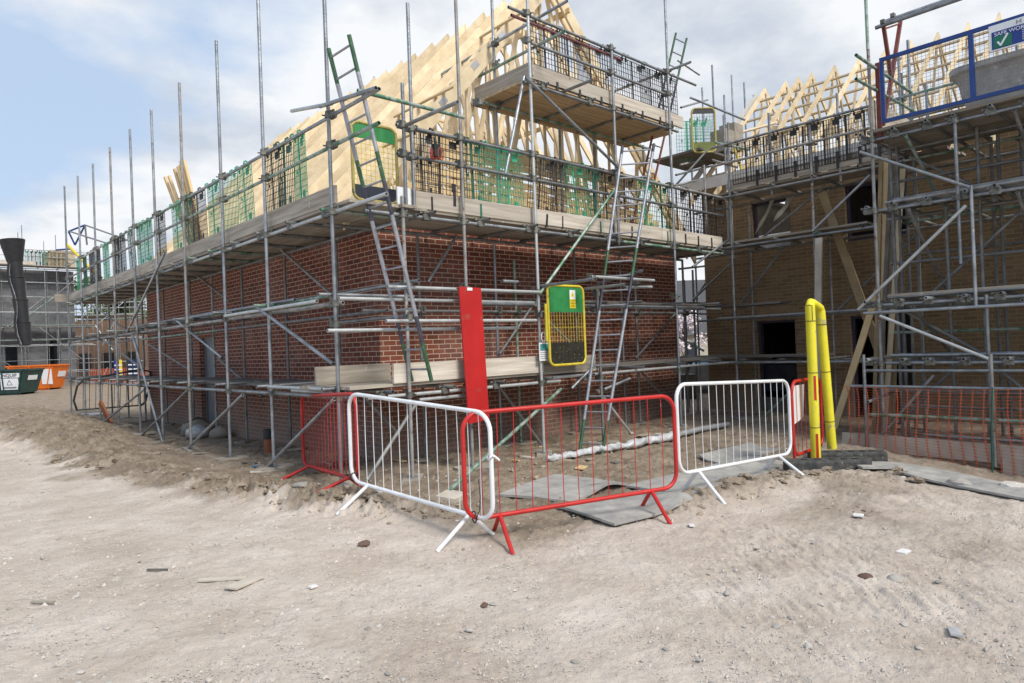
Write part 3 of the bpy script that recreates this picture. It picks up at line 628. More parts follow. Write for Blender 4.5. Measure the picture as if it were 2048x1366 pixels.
# ---- scaffold round the red house -------------------------------------------------
A = Scaffold('grey tube scaffold wrapped round the red brick house with boarded decks and rails', (4.05, 7.25, 0))
LX, RY = 4.05, 7.25
left_y = [7.55, 9.50, 11.16, 13.07, 14.75, 16.36, 18.22, 20.07, 21.86, 23.77]
tops = [7.6, 8.2, 6.74, 6.65, 6.64, 6.66, 6.72, 6.74, 6.80, 6.90]
for i, (y, t) in enumerate(zip(left_y, tops)):
    g = gz(LX, y)+.05; A.std(LX, y, g, t, STEEL if i % 4 else STEEL, (random.uniform(-.02, .02), random.uniform(-.02, .02))); PADS.append((LX, y, g))
    for z in (1.10, 2.25, 3.37, 4.18, 4.55): A.joint((LX, y, z+(.0)), PI/2, -1)
    yi = y+random.uniform(-.1, .15); g = gz(5.12, yi)+.04
    if i: A.std(5.12, yi, g, 3.40, STEEL_D); PADS.append((5.12, yi, g))
    for z in (1.16, 2.31): A.tube('transom', (LX-.18, y+.07, z+.05), (5.25, y+.07, z+.05), STEEL if i < 4 else STEEL_D); A.joint((LX+.052, y+.07, z), 0, 1)
def run(name, ax, plane, u0, u1, z, mts=(None,), L=6.4, lap=.0, jitter=.0):
    u = u0; k = 0
    while u < u1-.1:
        e = min(u+L, u1)
        a, b = (((u, plane, z), (e, plane, z)) if ax == 'x' else ((plane, u, z), (plane, e, z)))
        A.tube(name, a, b, mts[k % len(mts)]); u = e+.003; k += 1
A_far = 24.25
run('ledger', 'y', LX+.052, 6.40, A_far, 3.37, (STEEL, STEEL, STEEL_G)); run('ledger', 'y', 5.07, 7.2, A_far, 3.37, (STEEL_D,))
run('ledger', 'y', LX+.052, 7.45, A_far, 2.25); run('ledger', 'y', 5.07, 8.0, A_far, 2.20, (STEEL_D,))
run('ledger', 'y', LX+.052, 7.3, A_far, 1.10); run('ledger', 'y', 5.07, 8.0, A_far, 1.10, (STEEL_D,))
run('guard_rail', 'y', LX+.052, 6.47, A_far, 4.55, (STEEL, STEEL)); run('guard_rail', 'y', LX+.052, 6.50, A_far, 4.18)
for k in range(17):
    y = 7.75+k*1.0; A.tube('transom', (LX-.05, y, 3.425), (5.33, y, 3.425), STEEL_D); A.joint((LX+.052, y, 3.375), 0, 1)
A.boards('y', 7.30, A_far, LX+.10, 5, 3.49, BOARD)
A.boards('y', 8.3, A_far, LX+.30, 3, 1.215, BOARD_D, pitch=.26)
y = 7.62
while y < A_far:
    e = min(y+3.9, A_far); A.board('toe_board', (LX+.085, y, 3.495), (LX+.123, e-.01, 3.72)); y = e
A.board('toe_board', (LX-.25, A_far+.0, 3.495), (5.3, A_far+.038, 3.72))
# spare tubes stored along the middle lift of the long side
for k, (dx, y0, y1, z, mt) in enumerate(((.12, 8.9, 13.6, 2.40, STEEL), (.20, 9.3, 15.2, 2.41, STEEL_D), (.29, 8.2, 12.0, 2.40, STEEL_G), (.16, 11.5, 17.0, 2.42, STEEL_D), (-.06, 7.9, 11.1, 2.30, STEEL_W), (.34, 12.2, 18, 2.40, STEEL))): A.tube('spare_tube', (LX+dx, y0, z), (LX+dx+.03, y1, z), mt)
for k, (y0, y1, z) in enumerate(((7.7, 9.6, 1.20), (7.5, 9.0, 1.15))): A.tube('spare_tube', (LX-.03+.1*k, y0, z), (LX-.02+.1*k, y1, z), STEEL_W)
# diagonal braces of the long side (photo pixels on the two standard planes)
def brace(px, mt=None, name='brace'):
    (x0, y0), (x1, y1), pl, v, ext = px
    fn = on_x if pl == 'x' else on_y
    a, b = fn(x0, y0, v), fn(x1, y1, v); d = (b-a).normalized(); A.tube(name, a-d*ext, b+d*ext, mt); return a, b
for q in (((511, 612), (666, 728), 'x', LX-.05, 0), ((542, 481), (656, 583), 'x', 5.05, .1), ((376, 537), (442, 589), 'x', 5.05, .5), ((330, 505), (254, 664), 'x', LX-.05, 0), ((264, 668), (331, 905), 'x', LX-.05, 0),
          ((485, 790), (352, 920), 'x', LX-.05, 0), ((669, 798), (527, 942), 'x', LX-.05, 0), ((288, 779), (181, 866), 'x', LX-.05, 0), ((375, 781), (266, 888), 'x', LX-.05, 0),
          ((300, 520), (372, 560), 'x', 5.05, .3), ((172, 600), (255, 662), 'x', 5.05, .2), ((205, 678), (285, 738), 'x', 5.05, .2), ((300, 690), (372, 735), 'x', 5.05, .2), ((352, 640), (440, 712), 'x', LX+.1, .1), ((440, 720), (520, 790), 'x', 5.05, .1)):
    brace(q, STEEL if q[3] < 4.5 else STEEL_D)
# ---- corner ladder tower and gable side
for x, z0, z1, mt, pad in ((4.88, None, 3.60, STEEL, 1), (5.86, None, 8.6, STEEL, 1), (7.24, None, 8.6, STEEL, 1), (8.62, None, 2.55, STEEL_D, 1), (9.22, 3.30, 6.72, STEEL, 0), (10.86, None, 8.0, STEEL, 1), (4.93, 3.40, 5.05, STEEL, 0), (5.10, 3.45, 6.15, STEEL, 0)):
    g = gz(x, RY)+.05 if z0 is None else z0
    yy = RY+(.06 if x == 5.10 else 0)
    A.std(x, yy, g, z1, mt, (random.uniform(-.02, .02), 0), bool(pad))
    if pad: PADS.append((x, RY, g))
    for z in (1.08, 2.45, 3.37, 4.15, 4.52):
        if g < z < z1: A.joint((x, yy, z), 0, 1)
    if x in (7.24, 9.22, 10.86):
        for z in (5.62, 6.24, 6.65): A.joint((x, yy, z), 0, 1)
inner = [(x_at(845, 8.42, 1.2), 3.4, STEEL_D), (x_at(994, 8.42, 2.0), 3.4, STEEL), (x_at(1033, 8.42, 2.0), 3.1, STEEL_G), (x_at(1245, 8.42, 1.8), 3.4, STEEL_D), (x_at(1152, 8.42, 2.2), 3.4, STEEL_D), (x_at(1275, 8.42, 1.5), 3.4, STEEL_D), (12.9, 3.4, STEEL_D)]
for x, t, mt in inner:
    g = gz(x, 8.42)+.04; A.std(x, 8.42, g, t, mt); PADS.append((x, 8.42, g))
    for z in (1.15, 2.2): A.joint((x, 8.42, z), 0, -1)
for x, z0, z1 in ((7.53, 3.4, 8.2), (9.05, 3.4, 5.66), (10.0, 3.4, 5.66), (11.55, 3.4, 5.66)):
    A.std(x, 8.36, z0, z1, STEEL if x < 8 else STEEL_D, plate=False)
    if x < 8:
        for z in (5.60, 6.28, 6.64): A.joint((x, 8.36, z), 0, -1)
XR = 12.80
def runx(name, plane, x0, x1, z, mt=None): A.tube(name, (x0, plane, z), (x1, plane, z), mt)
for x0, x1 in ((4.35, 9.4), (9.41, 12.8)):
    runx('ledger', RY+.052, x0, x1, 3.37, STEEL if x0 < 9 else STEEL_G); runx('ledger', 8.37, x0, x1, 3.37, STEEL_D)
runx('guard_rail', RY+.052, 4.86, 8.9, 4.52); runx('guard_rail', RY+.052, 8.91, 12.75, 4.52); runx('guard_rail', RY+.052, 4.86, 8.6, 4.15); runx('guard_rail', RY+.052, 8.61, 12.75, 4.15)
# stacked rails of the middle lift at the corner
for (p, q, yy, mt) in (((775, 574), (1080, 584), 7.19, STEEL_W), ((678, 596), (1078, 606), 7.31, STEEL_W), ((772, 643), (1072, 640), 7.19, STEEL_W), ((655, 660), (1037, 657), 7.31, STEEL_W), ((960, 612), (1407, 612), 7.31, STEEL), ((1166, 603), (1290, 607), 8.3, STEEL_D), ((1060, 607), (1440, 622), 7.42, STEEL_D),
                       ((838, 803), (930, 788), 7.31, STEEL), ((1005, 566), (1035, 560), 7.3, STEEL)):
    a, b = on_y(*p, yy), on_y(*q, yy); z = (a.z+b.z)/2; A.tube('ledger' if yy < 8 else 'spare_tube', (a.x, yy, z), (b.x, yy, z), mt)
for (p, q, xx, mt) in (((677, 586), (838, 563), 4.95, STEEL), ((677, 645), (838, 629), 4.95, STEEL), ((1078, 577), (1190, 553), 7.30, STEEL), ((1160, 580), (1250, 568), 8.2, STEEL)):
    a, b = on_x(*p, xx), on_x(*q, xx); z = (a.z+b.z)/2; A.tube('transom', (xx, a.y, z), (xx, b.y, z), mt)
for x, y, z in ((4.88, 7.19, 2.46), (4.05, 7.55, 2.0), (7.24, 7.19, 2.1), (4.88, 7.19, 2.06), (8.62, 7.31, 2.2), (7.24, 7.3, 2.27)): A.joint((x, y, z), 0, 1)
# tubes reaching out to hold the access ladders
for (p, q, yy, mt) in (((1182, 553), (1308, 561), 6.72, STEEL_W), ((1250, 575), (1303, 574), 6.86, STEEL_W), ((715, 181), (928, 235), 6.86, STEEL_G)):
    a, b = on_y(*p, yy), on_y(*q, yy); A.tube('ladder_tie', a, b, mt)
for (p, q, xx, mt) in (((640, 213), (752, 176), 4.02, STEEL), ((583, 222), (664, 207), 4.10, STEEL_W), ((806, 253), (915, 204), 4.95, STEEL), ((1195, 567), (1285, 541), 9.1, STEEL)):
    a, b = on_x(*p, xx), on_x(*q, xx); A.tube('ladder_tie', a, b, mt)
for p, a in (((7.9, 6.72, 2.63), 0), ((9.1, 6.8, 2.62), 0), ((5.9, 6.86, 4.9), 0)): A.joint(p, a)
runx('ledger', RY+.052, 4.3, 7.7, 1.08, STEEL); runx('ledger', RY+.052, 7.4, 13.0, 1.14, STEEL); runx('ledger', 8.37, 4.3, 12.9, 1.14, STEEL_D); runx('ledger', 8.37, 4.9, 12.9, 2.22, STEEL_D)
for x in (4.55, 5.5, 6.4, 7.35, 8.3): A.tube('transom', (x, 7.12, 1.145), (x, 8.55, 1.145), STEEL); A.joint((x, 7.302, 1.09), PI/2, 1)
for k in range(9): A.tube('transom', (5.3+k*.93, 7.13, 3.425), (5.3+k*.93, 8.6, 3.425), STEEL_D); A.joint((5.3+k*.93, RY+.052, 3.375), PI/2, 1)
for x in (9.6, 10.86, 12.1): A.tube('transom', (x, 7.1, 1.2), (x, 8.5, 1.2), STEEL); A.tube('transom', (x, 7.1, 2.33), (x, 8.5, 2.33), STEEL_D)
A.boards('x', 5.12, XR, RY+.10, 5, 3.49, BOARD)
for x0, x1, mt in ((5.06, 7.35, BOARD_P), (7.36, 10.6, BOARD_P), (10.61, 12.72, BOARD_P)): A.board('toe_board', (x0, RY+.08, 3.495), (x1, RY+.118, 3.72), mt)
A.board('toe_board', (4.82, RY+.02, 3.50), (5.02, RY+.045, 3.72), SIGNW)
# low working platform at the corner
A.boards('x', 4.1, 8.6, RY+.07, 5, 1.23, BOARD)
A.board('toe_board', (4.68, RY+.035, 1.235), (7.34, RY+.073, 1.485), BOARD_P); A.board('toe_board', (7.3, RY+.075, 1.235), (8.6, RY+.113, 1.45), BOARD)
A.board('toe_board', (x_at(632, 8.18, 1.35), 8.18, 1.235), (5.2, 8.218, 1.475), BOARD)
# dark boards of the middle and low lifts further right
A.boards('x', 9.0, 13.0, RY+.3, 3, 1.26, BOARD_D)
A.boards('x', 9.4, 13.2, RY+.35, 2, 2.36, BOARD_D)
# upper gable platform
runx('ledger', RY+.052, 7.15, 11.2, 5.60, STEEL); runx('ledger', 8.31, 7.15, 11.8, 5.60, STEEL)
for k, x in enumerate((7.6, 8.7, 9.8, 10.9)): A.tube('transom', (x, 7.21, 5.655), (x, 8.6, 5.655), STEEL_D); A.joint((x, RY+.052, 5.605), PI/2, 1)
A.tube('transom', (8.05, 6.72, 5.66), (8.05, 7.4, 5.66), STEEL)
A.boards('x', 7.30, 11.45, RY+.10, 6, 5.715, PLY, jit=.02)
A.board('toe_board', (7.36, RY+.08, 5.72), (9.3, RY+.118, 5.945), BOARD_P); A.board('toe_board', (9.31, RY+.08, 5.72), (11.45, RY+.118, 5.945), BOARD_P); A.board('toe_board', (7.30, RY+.0, 5.72), (7.338, 8.62, 5.945), BOARD)
runx('guard_rail', RY+.052, 6.9, 11.9, 6.65); runx('guard_rail', RY+.052, 7.3, 11.0, 6.24); runx('guard_rail', RY+.10, 7.0, 9.6, 6.58, mat('maroon_tube', (.16, .05, .06), (.24, .1, .1), 6, .5)); runx('guard_rail', RY+.0, 5.6, 7.6, 6.98, STEEL_G)
A.tube('guard_rail', (7.53, 6.7, 6.70), (7.53, 9.9, 6.60), STEEL); A.tube('guard_rail', (7.50, 6.75, 6.26), (7.50, 9.6, 6.20), STEEL_G)
A.tube('guard_rail', (10.95, 6.8, 6.70), (10.95, 8.7, 6.70), STEEL); A.tube('guard_rail', (11.0, 7.9, 6.2), (12.3, 8.1, 6.25), STEEL_D)
for q, mt in ((((1051, 154), (1240, 339), 'y', 7.19, 0), STEEL), (((1046, 165), (1013, 336), 'y', 7.34, .1), STEEL), (((1231, 377), (1083, 583), 'y', 7.19, .06), STEEL_G), (((914, 470), (856, 564), 'y', 8.3, 0), STEEL), (((1003, 779), (1101, 913), 'y', 8.0, .1), STEEL), (((1280, 741), (1352, 822), 'y', 8.3, 0), STEEL_D),
             (((1201, 787), (1270, 877), 'y', 7.6, .1), STEEL), (((1351, 627), (1276, 711), 'y', 8.3, .1), STEEL_D), (((1208, 779), (1260, 757), 'y', 7.2, 0), STEEL), (((1075, 597), (1005, 700), 'y', 8.3, .1), STEEL_D), (((1104, 650), (1160, 705), 'y', 8.25, .2), STEEL), (((1150, 770), (1180, 740), 'y', 7.25, .1), STEEL),
             (((1390, 530), (1455, 480), 'y', 7.3, .1), STEEL), (((733, 800), (790, 860), 'y', 8.0, .1), STEEL_D)): brace(q, mt)
# the big raking tube at the front, foot on a timber offcut
a = on_y(1122, 778, 7.17); b = Vector((4.62, 6.15, .06)); A.tube('brace', a, b, STEEL_G); A.tube('brace', (5.0, 7.3, .95), (4.2, 7.2, .12), STEEL_D)
RAKE = b
A.finish()
# ---- scaffold in front of the buff house -----------------------------------------
Bx = 12.75
B = Scaffold('grey tube scaffold before the buff brick house, black mesh guards on its top deck', (Bx, 5.5, 0)); A0, A = A, B
for y, t, mt in ((7.14, 5.66, STEEL), (5.47, 5.62, STEEL), (3.9, 6.0, STEEL_D), (2.3, 6.0, STEEL_D), (.7, 6.0, STEEL_D)):
    g = gz(Bx, y)+.04; B.std(Bx, y, g, t, mt); PADS.append((Bx, y, g))
    for z in (1.14, 2.05, 3.48, 4.51, 5.2, 5.58): B.joint((Bx, y, z), PI/2, -1)
    g = gz(13.85, y); B.std(13.78, y+.15, g, 4.55, STEEL_D, plate=False)
for y in (6.28, 4.98): B.std(Bx+.06, y, 4.4, 6.0, STEEL, plate=False)
for z, nm in ((1.14, 'ledger'), (2.05, 'ledger'), (3.48, 'ledger'), (4.51, 'ledger'), (5.2, 'guard_rail'), (5.58, 'guard_rail')):
    B.tube(nm, (Bx-.052, -1, z), (Bx-.052, 3.9, z), STEEL_D); B.tube(nm, (Bx-.052, 3.91, z), (Bx-.052, 7.5, z), STEEL)
    if nm == 'ledger': B.tube('ledger', (13.73, -1, z), (13.73, 8.6, z), STEEL_D)
for z in (1.19, 3.53, 4.56):
    for k in range(10): B.tube('transom', (Bx-.15, 7.0-k*.8, z), (13.95, 7.0-k*.8, z), STEEL_D)
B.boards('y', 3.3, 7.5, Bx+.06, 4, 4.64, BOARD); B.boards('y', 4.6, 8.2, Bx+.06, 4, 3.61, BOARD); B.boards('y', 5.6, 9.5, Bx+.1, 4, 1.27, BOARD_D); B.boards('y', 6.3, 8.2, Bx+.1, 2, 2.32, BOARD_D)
B.board('toe_board', (Bx+.03, 5.5, 4.645), (Bx+.068, 7.2, 4.87), BOARD); B.board('toe_board', (Bx+.03, 3.55, 4.645), (Bx+.068, 5.49, 4.87), BOARD)
for (p, q, pl, v) in (((1625, 462), (1740, 350), 'x', Bx-.06), ((1470, 520), (1385, 600), 'x', 13.4), ((1592, 772), (1480, 880), 'x', 13.0)):
    a, b = on_x(*p, v), on_x(*q, v); B.tube('brace', a, b, STEEL)
for y0, z0, y1, z1 in ((7.1, 3.5, 5.5, 4.5), (5.4, 2.05, 3.9, 3.4), (7.6, 2.1, 6.4, 3.4)): B.tube('brace', (13.4, y0, z0), (13.4, y1, z1), STEEL_D)
B.finish(80)
# ---- loading bay tower on the right ------------------------------------------------
Lx = 11.0
C = Scaffold('loading bay scaffold of heavy crossed tubes on the right edge carrying the blue gate', (Lx, 2.5, 0))
for y, t, mt in ((3.80, 6.75, STEEL), (2.72, 4.62, STEEL), (1.30, 4.62, STEEL), (-.2, 4.62, STEEL)):
    g = gz(Lx, y)+.04
    if y == 3.80: C.std(Lx, y, g, 5.9, STEEL); C.std(Lx, y+.004, 5.9, t, STEEL_G, plate=False)
    elif y == 2.72:
        C.std(Lx, y, 2.55, t, mt, plate=False); C.std(Lx-.01, y-.16, 1.95, 3.6, mt, plate=False); C.std(Lx, y-.28, g, 2.1, STEEL)
    else: C.std(Lx, y, g, t, mt)
    PADS.append((Lx, y-(.28 if y == 2.72 else 0), g))
    for z in (1.18, 2.05, 3.47, 4.54): C.joint((Lx, y, z), PI/2, -1)
    for x in (11.9, 12.7): C.std(x, y-.05, gz(x, y), 4.6, STEEL_D, plate=False)
for z in (1.18, 2.05, 3.47, 4.54):
    C.tube('ledger', (Lx+.052, -1.5, z), (Lx+.052, 3.95, z), STEEL); C.tube('ledger', (11.95, -1.5, z-.02), (11.95, 3.95, z-.02), STEEL_D)
    if z in (2.05, 1.18): C.tube('ledger', (Lx-.05, -1.5, z-.11), (Lx-.05, 4.0, z-.11), STEEL)
    for k in range(13):
        y = 3.92-k*.42+random.uniform(-.06, .06)
        mt = (STEEL, STEEL_D, STEEL)[k % 3]; x0 = Lx-random.uniform(.08, .22)
        C.tube('transom', (x0, y, z+.055), (13.0, y, z+.055), mt); C.joint((Lx+.052, y, z+.005), 0, 1)
for z in (2.05, 3.47, 1.18):
    for k in range(4): C.tube('ledger', (Lx+.10+.11*k, -1.3-.1*k, z+.11+.012*(k % 2)), (Lx+.13+.11*k, 3.7-.25*(k % 3), z+.11), STEEL)
for z in (3.62, 2.16):
    C.tube('spare_tube', (Lx+.15, -1, z), (Lx+.2, 3.6, z), STEEL_D); C.tube('spare_tube', (Lx+.32, -1.2, z), (Lx+.28, 3.3, z), STEEL); C.tube('spare_tube', (Lx+.6, -1, z), (Lx+.55, 3.6, z), STEEL_D)
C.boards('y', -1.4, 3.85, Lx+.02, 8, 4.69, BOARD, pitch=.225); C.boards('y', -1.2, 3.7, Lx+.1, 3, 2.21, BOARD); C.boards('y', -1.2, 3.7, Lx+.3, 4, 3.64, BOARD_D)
C.board('toe_board', (Lx-.02, 3.78, 4.70), (12.7, 3.818, 5.16), BOARD_P)
for (p, q) in (((1720, 304), (1925, 370)), ((1932, 411), (1726, 610)), ((1760, 632), (1962, 712)), ((1868, 750), (1762, 872))):
    a, b = on_x(*p, Lx-.06), on_x(*q, Lx-.06); d = (b-a).normalized(); C.tube('brace', a, b+d*.1, STEEL)
for y in (3.35, 2.05, .8):
    for z0, z1 in ((4.5, 3.5), (3.42, 2.1), (2.0, 1.2)): C.tube('brace', (Lx+.02, y, z0), (12.75, y-.05, z1), STEEL_D)
for y0, y1, z0, z1 in ((3.6, 2.4, 4.4, 3.5), (2.3, 1.2, 3.5, 4.4), (3.5, 2.2, 2.1, 3.3), (2.0, .8, 2.1, 3.4)): C.tube('brace', (12.0, y0, z0), (12.0, y1, z1), STEEL_D)
# handrails in front of the bay behind the orange net
NX = 10.80
C.tube('guard_rail', (NX+.05, 4.2, .84), (NX+.05, -1, .84), STEEL); C.tube('guard_rail', (NX+.05, 4.0, .42), (NX+.05, -1, .42), STEEL); C.tube('guard_rail', (NX+.3, 3.3, .13), (NX+.3, -1, .10), STEEL_D)
C.tube('standard', (NX+.02, 3.98, -.05), (NX+.02, 3.98, 1.32), STEEL); C.tube('transom', (NX-.1, 3.9, .62), (12.4, 3.9, .74), STEEL)
C.tube('standard', (NX+.02, 2.38, -.2), (NX+.02, 2.38, 1.3), STEEL)
for k in range(7):
    y = 3.7-k*.62; C.tube('standard', (11.5+.35*(k % 3), y, gz(11.5, y)), (11.5+.35*(k % 3), y+.02, (4.5, 3.6, 4.5)[k % 3]), STEEL_D)
for k, (z, x) in enumerate(((2.7, 11.9), (2.9, 12.7), (4.0, 11.95), (1.6, 11.9), (.7, 11.6), (.4, 12.3))): C.tube('ledger', (x, -1.4, z), (x, 3.9, z+.03), STEEL_D)
for y0, y1, z0, z1 in ((3.8, 2.9, .2, 1.2), (2.6, 1.6, 1.2, .2), (3.7, 2.6, 2.0, 1.25)): C.tube('brace', (11.6, y0, z0), (11.6, y1, z1), STEEL_D)
C.finish(90); A = A0
# ------------------------------------------------------------------ ladders
LAD = mat('ladder_alloy', (.26, .27, .30), (.40, .41, .45), 9, .45, .5, .2, 40, rnd=.05, spots=(14, (.52, .52, .50), .66))
LADG = mat('ladder_green', (.03, .085, .04), (.055, .14, .07), 9, .5, .1, spots=(18, (.3, .32, .3), .64))
LADR = mat('ladder_red', (.16, .045, .025), (.26, .075, .04), 9, .5, .1, spots=(18, (.12, .2, .1), .62))
LADK = mat('ladder_dark', (.03, .03, .05), (.09, .09, .12), 9, .5, .2)
def ladder(label, b0, t0, b1, t1, bands, n, r=.026):
    """two stiles b0->t0, b1->t1; bands = (start, end, material index) along the stile"""
    b0, t0, b1, t1 = map(Vector, (b0, t0, b1, t1))
    root = thing('ladder', label, 'ladder', (b0+b1)/2)
    for a, b in ((b0, t0), (b1, t1)):
        m = MB()
        for s0, s1, k in bands: m.tube(a+(b-a)*s0, a+(b-a)*s1, r, 9, False, k)
        m.build('stile', [LAD, LADG, LADK, LADR], root)
    for i in range(n):
        q = (i+.6)/n; MB().tube(b0+(t0-b0)*q, b1+(t1-b1)*q, .0135, 8, False).build('rung', LAD, root)
# ladder at the open corner
def line_xz(y, p0, p1): return on_y(*p0, y), on_y(*p1, y)
tA, bA = line_xz(6.92, (698, 70), (853, 720)); tB, bB = line_xz(7.30, (657, 97), (818, 738))
ext = lambda t, b, z: t+(b-t)*((z-t.z)/(b.z-t.z))
ladder('aluminium ladder with green ends leaning out at the near corner of the scaffold', ext(tA, bA, 1.25), tA, ext(tB, bB, 1.25), tB, ((0, .12, 1), (.12, .2, 2), (.2, .50, 0), (.50, .60, 2), (.60, .68, 1), (.68, .9, 0), (.9, 1, 1)), 16)
tA, bA = line_xz(6.62, (1308, 288), (1195, 965)); tB, bB = line_xz(7.0, (1237, 350), (1152, 955))
tB = ext(tB, bB, tA.z)
gl = gz(7.7, 6.7)
ladder('tall ladder standing on the dirt behind the red barrier and reaching the gable deck', ext(tA, bA, gl), tA, ext(tB, bB, gl), tB, ((0, .10, 1), (.10, .44, 0), (.44, .55, 2), (.55, .64, 1), (.64, .97, 0), (.97, 1, 2)), 21)
l0 = on_y(1352, 66, 7.60); l1 = on_y(1378, 76, 7.64); b0 = Vector((10.75, 8.25, 3.5)); b1 = Vector((11.13, 8.25, 3.5))
l1 = Vector((l0.x+.38, 7.6, l0.z)); ladder('green and rust red ladder rising from the gable deck past the upper platform', b0, l0, b1, l1, ((0, .62, 3), (.62, .78, 2), (.78, 1, 1)), 16, .022)
# grey ladder lying against the rails, top beside the tall one
t = on_y(1307, 290, 7.12)

# ------------------------------------------------------------------ ladder gates
def gate(label, p0, ex, w, h, top, bot, mats, bars=(11, 9), sticker=False, name='ladder_gate'):
    """p0 = bottom corner, ex = unit direction along the gate"""
    ex = Vector(ex).normalized(); ez = Vector((0, 0, 1)); p0 = Vector(p0); nrm = ez.cross(ex)
    root = thing(name, label, 'gate', p0+ex*(w/2)); fr, tp, bt, br = mats
    P = lambda u, v, d=0: p0+ex*u+ez*v+nrm*d
    c = min(.10, w*.2); pts = []
    for cx, cy, a0 in ((w-c, c, -90), (w-c, h-c, 0), (c, h-c, 90), (c, c, 180)):
        for k in range(5): a = math.radians(a0+k*22.5); pts.append(P(cx+c*math.cos(a), cy+c*math.sin(a)))
    MB().path(pts, .021, 8, True).build('frame', fr, root)
    def panel(nm, v0, v1, mt, up):
        poly = []
        q = c*.9
        if up: poly = [(.02, v0), (w-.02, v0), (w-.02, v1-q), (w-.02-q*.3, v1-q*.3), (w-.02-q, v1), (.02+q, v1), (.02+q*.3, v1-q*.3), (.02, v1-q)]
        else: poly = [(.02, v1), (w-.02, v1), (w-.02, v0+q), (w-.02-q*.3, v0+q*.3), (w-.02-q, v0), (.02+q, v0), (.02+q*.3, v0+q*.3), (.02, v0+q)][::-1]
        m = MB(); n = len(poly); vs = [P(u, v, -.006) for u, v in poly]+[P(u, v, .006) for u, v in poly]
        m.add(vs, [tuple(range(n))[::-1], tuple(range(n, 2*n))]+[(i, (i+1) % n, n+(i+1) % n, n+i) for i in range(n)]); return m.build(nm, mt, root)
    panel('top_panel', h-top, h-.012, tp, True); panel('toe_panel', .012, bot, bt, False)
    m = MB()
    for i in range(1, bars[0]): m.tube(P(w*i/bars[0], bot), P(w*i/bars[0], h-top), .0035, 5, False)
    for i in range(1, bars[1]): v = bot+(h-top-bot)*i/bars[1]; m.tube(P(.02, v), P(w-.02, v), .0035, 5, False)
    m.build('mesh_infill', br, root)
    return root, P, nrm
g1 = gate('small ladder gate with green top and navy toe panel on the corner deck', (4.40, 7.62, 3.58), (1, 0, 0), .66, .99, .20, .19, (mat('gate_dull_yellow', (.34, .28, .07), (.46, .39, .12), 9, .55, spots=(16, (.1, .11, .1), .6)), GREENM, NAVY, YELLOWM), (10, 9))
GX0 = x_at(1097, 7.10, 2.0); gw = x_at(1168, 7.10, 2.0)-GX0
g2, P2, n2 = gate('yellow ladder gate with green top and chipped black toe, beside the scaffold tag', (GX0, 7.10, 1.335), (1, 0, 0), gw, 1.20, .40, .34, (YELLOWM, GREENM, BLACKG, YELLOWM), (13, 2))
# warning sticker on the green panel
m = MB(); sx, sz = gw*.60, .86
def flat(u0, u1, v0, v1, d, mt, nm, par): 
    m = MB(); a = P2(u0, v0, 0); b = P2(u1, v1, 0); m.span((a.x, a.y-.007-d, a.z), (b.x, b.y-.0065, b.z)); return m.build(nm, mt, par)
stk = flat(sx, sx+.13, sz+.14, sz+.28, .001, SIGNW, 'warning_sticker', g2); flat(sx, sx+.13, sz, sz+.139, .001, SIGNY, 'yellow_sticker', g2)
tri = MB(); c0 = P2(sx+.065, sz+.175); tri.prism([(c0.x-.045, c0.z), (c0.x+.045, c0.z), (c0.x, c0.z+.082)], 'y', c0.y-.0095, c0.y-.0084); tri.build('warning_triangle', SIGNY, stk)
tri = MB(); tri.prism([(c0.x-.006, c0.z+.02), (c0.x+.006, c0.z+.02), (c0.x, c0.z+.06)], 'y', c0.y-.0105, c0.y-.0096); tri.build('exclamation_mark', BLACKP, stk)
for k in range(5): flat(sx+.015, sx+.115-.02*(k % 2), sz+.018+.024*k, sz+.026+.024*k, .0016, BLACKP, 'text_line', stk)
# yellow bar hinged to the left of the gate
hb = MB(); a = P2(-.05, .36); b = P2(-.05, .92); hb.tube(a, b, .022, 8, False); hb.tube(P2(-.05, .38), P2(.02, .38), .008, 6, False); hb.tube(P2(-.05, .9), P2(.02, .9), .008, 6, False); hb.build('hinge_bar', YELLOWM, g2)
# scaffold tag
ty = 7.19; ta, tb = on_y(1079, 722, ty), on_y(1097, 690, ty); tg = thing('scaffold_tag', 'white inspection tag with teal block on the pole left of the yellow gate', 'tag', on_y(1087, 722, ty))
MB().span((ta.x, ty-.004, ta.z), (tb.x, ty+.004, on_y(1088, 685, ty).z)).build('card', SIGNW, tg); card = bpy.data.objects[[c.name for c in tg.children][0]]
zt0, zt1 = on_y(1088, 700, ty).z, on_y(1088, 688, ty).z; MB().span((ta.x+.02, ty-.006, zt0), (tb.x-.02, ty-.0045, zt1)).build('printed_block', SIGNT, card)
cz = on_y(1086, 674, ty).z; cx = (ta.x+tb.x)/2; MB().path([(cx+.045*math.cos(2*PI*i/14), ty, cz+.07*math.sin(2*PI*i/14)) for i in range(14)], .011, 6, True).build('hanging_loop', SIGNW, tg)
for k in range(5): MB().span((ta.x+.02, ty-.006, ta.z+.03+.03*k), (tb.x-.02-.02*(k % 2), ty-.0045, ta.z+.038+.03*k)).build('text_line', FRAME_G, card)

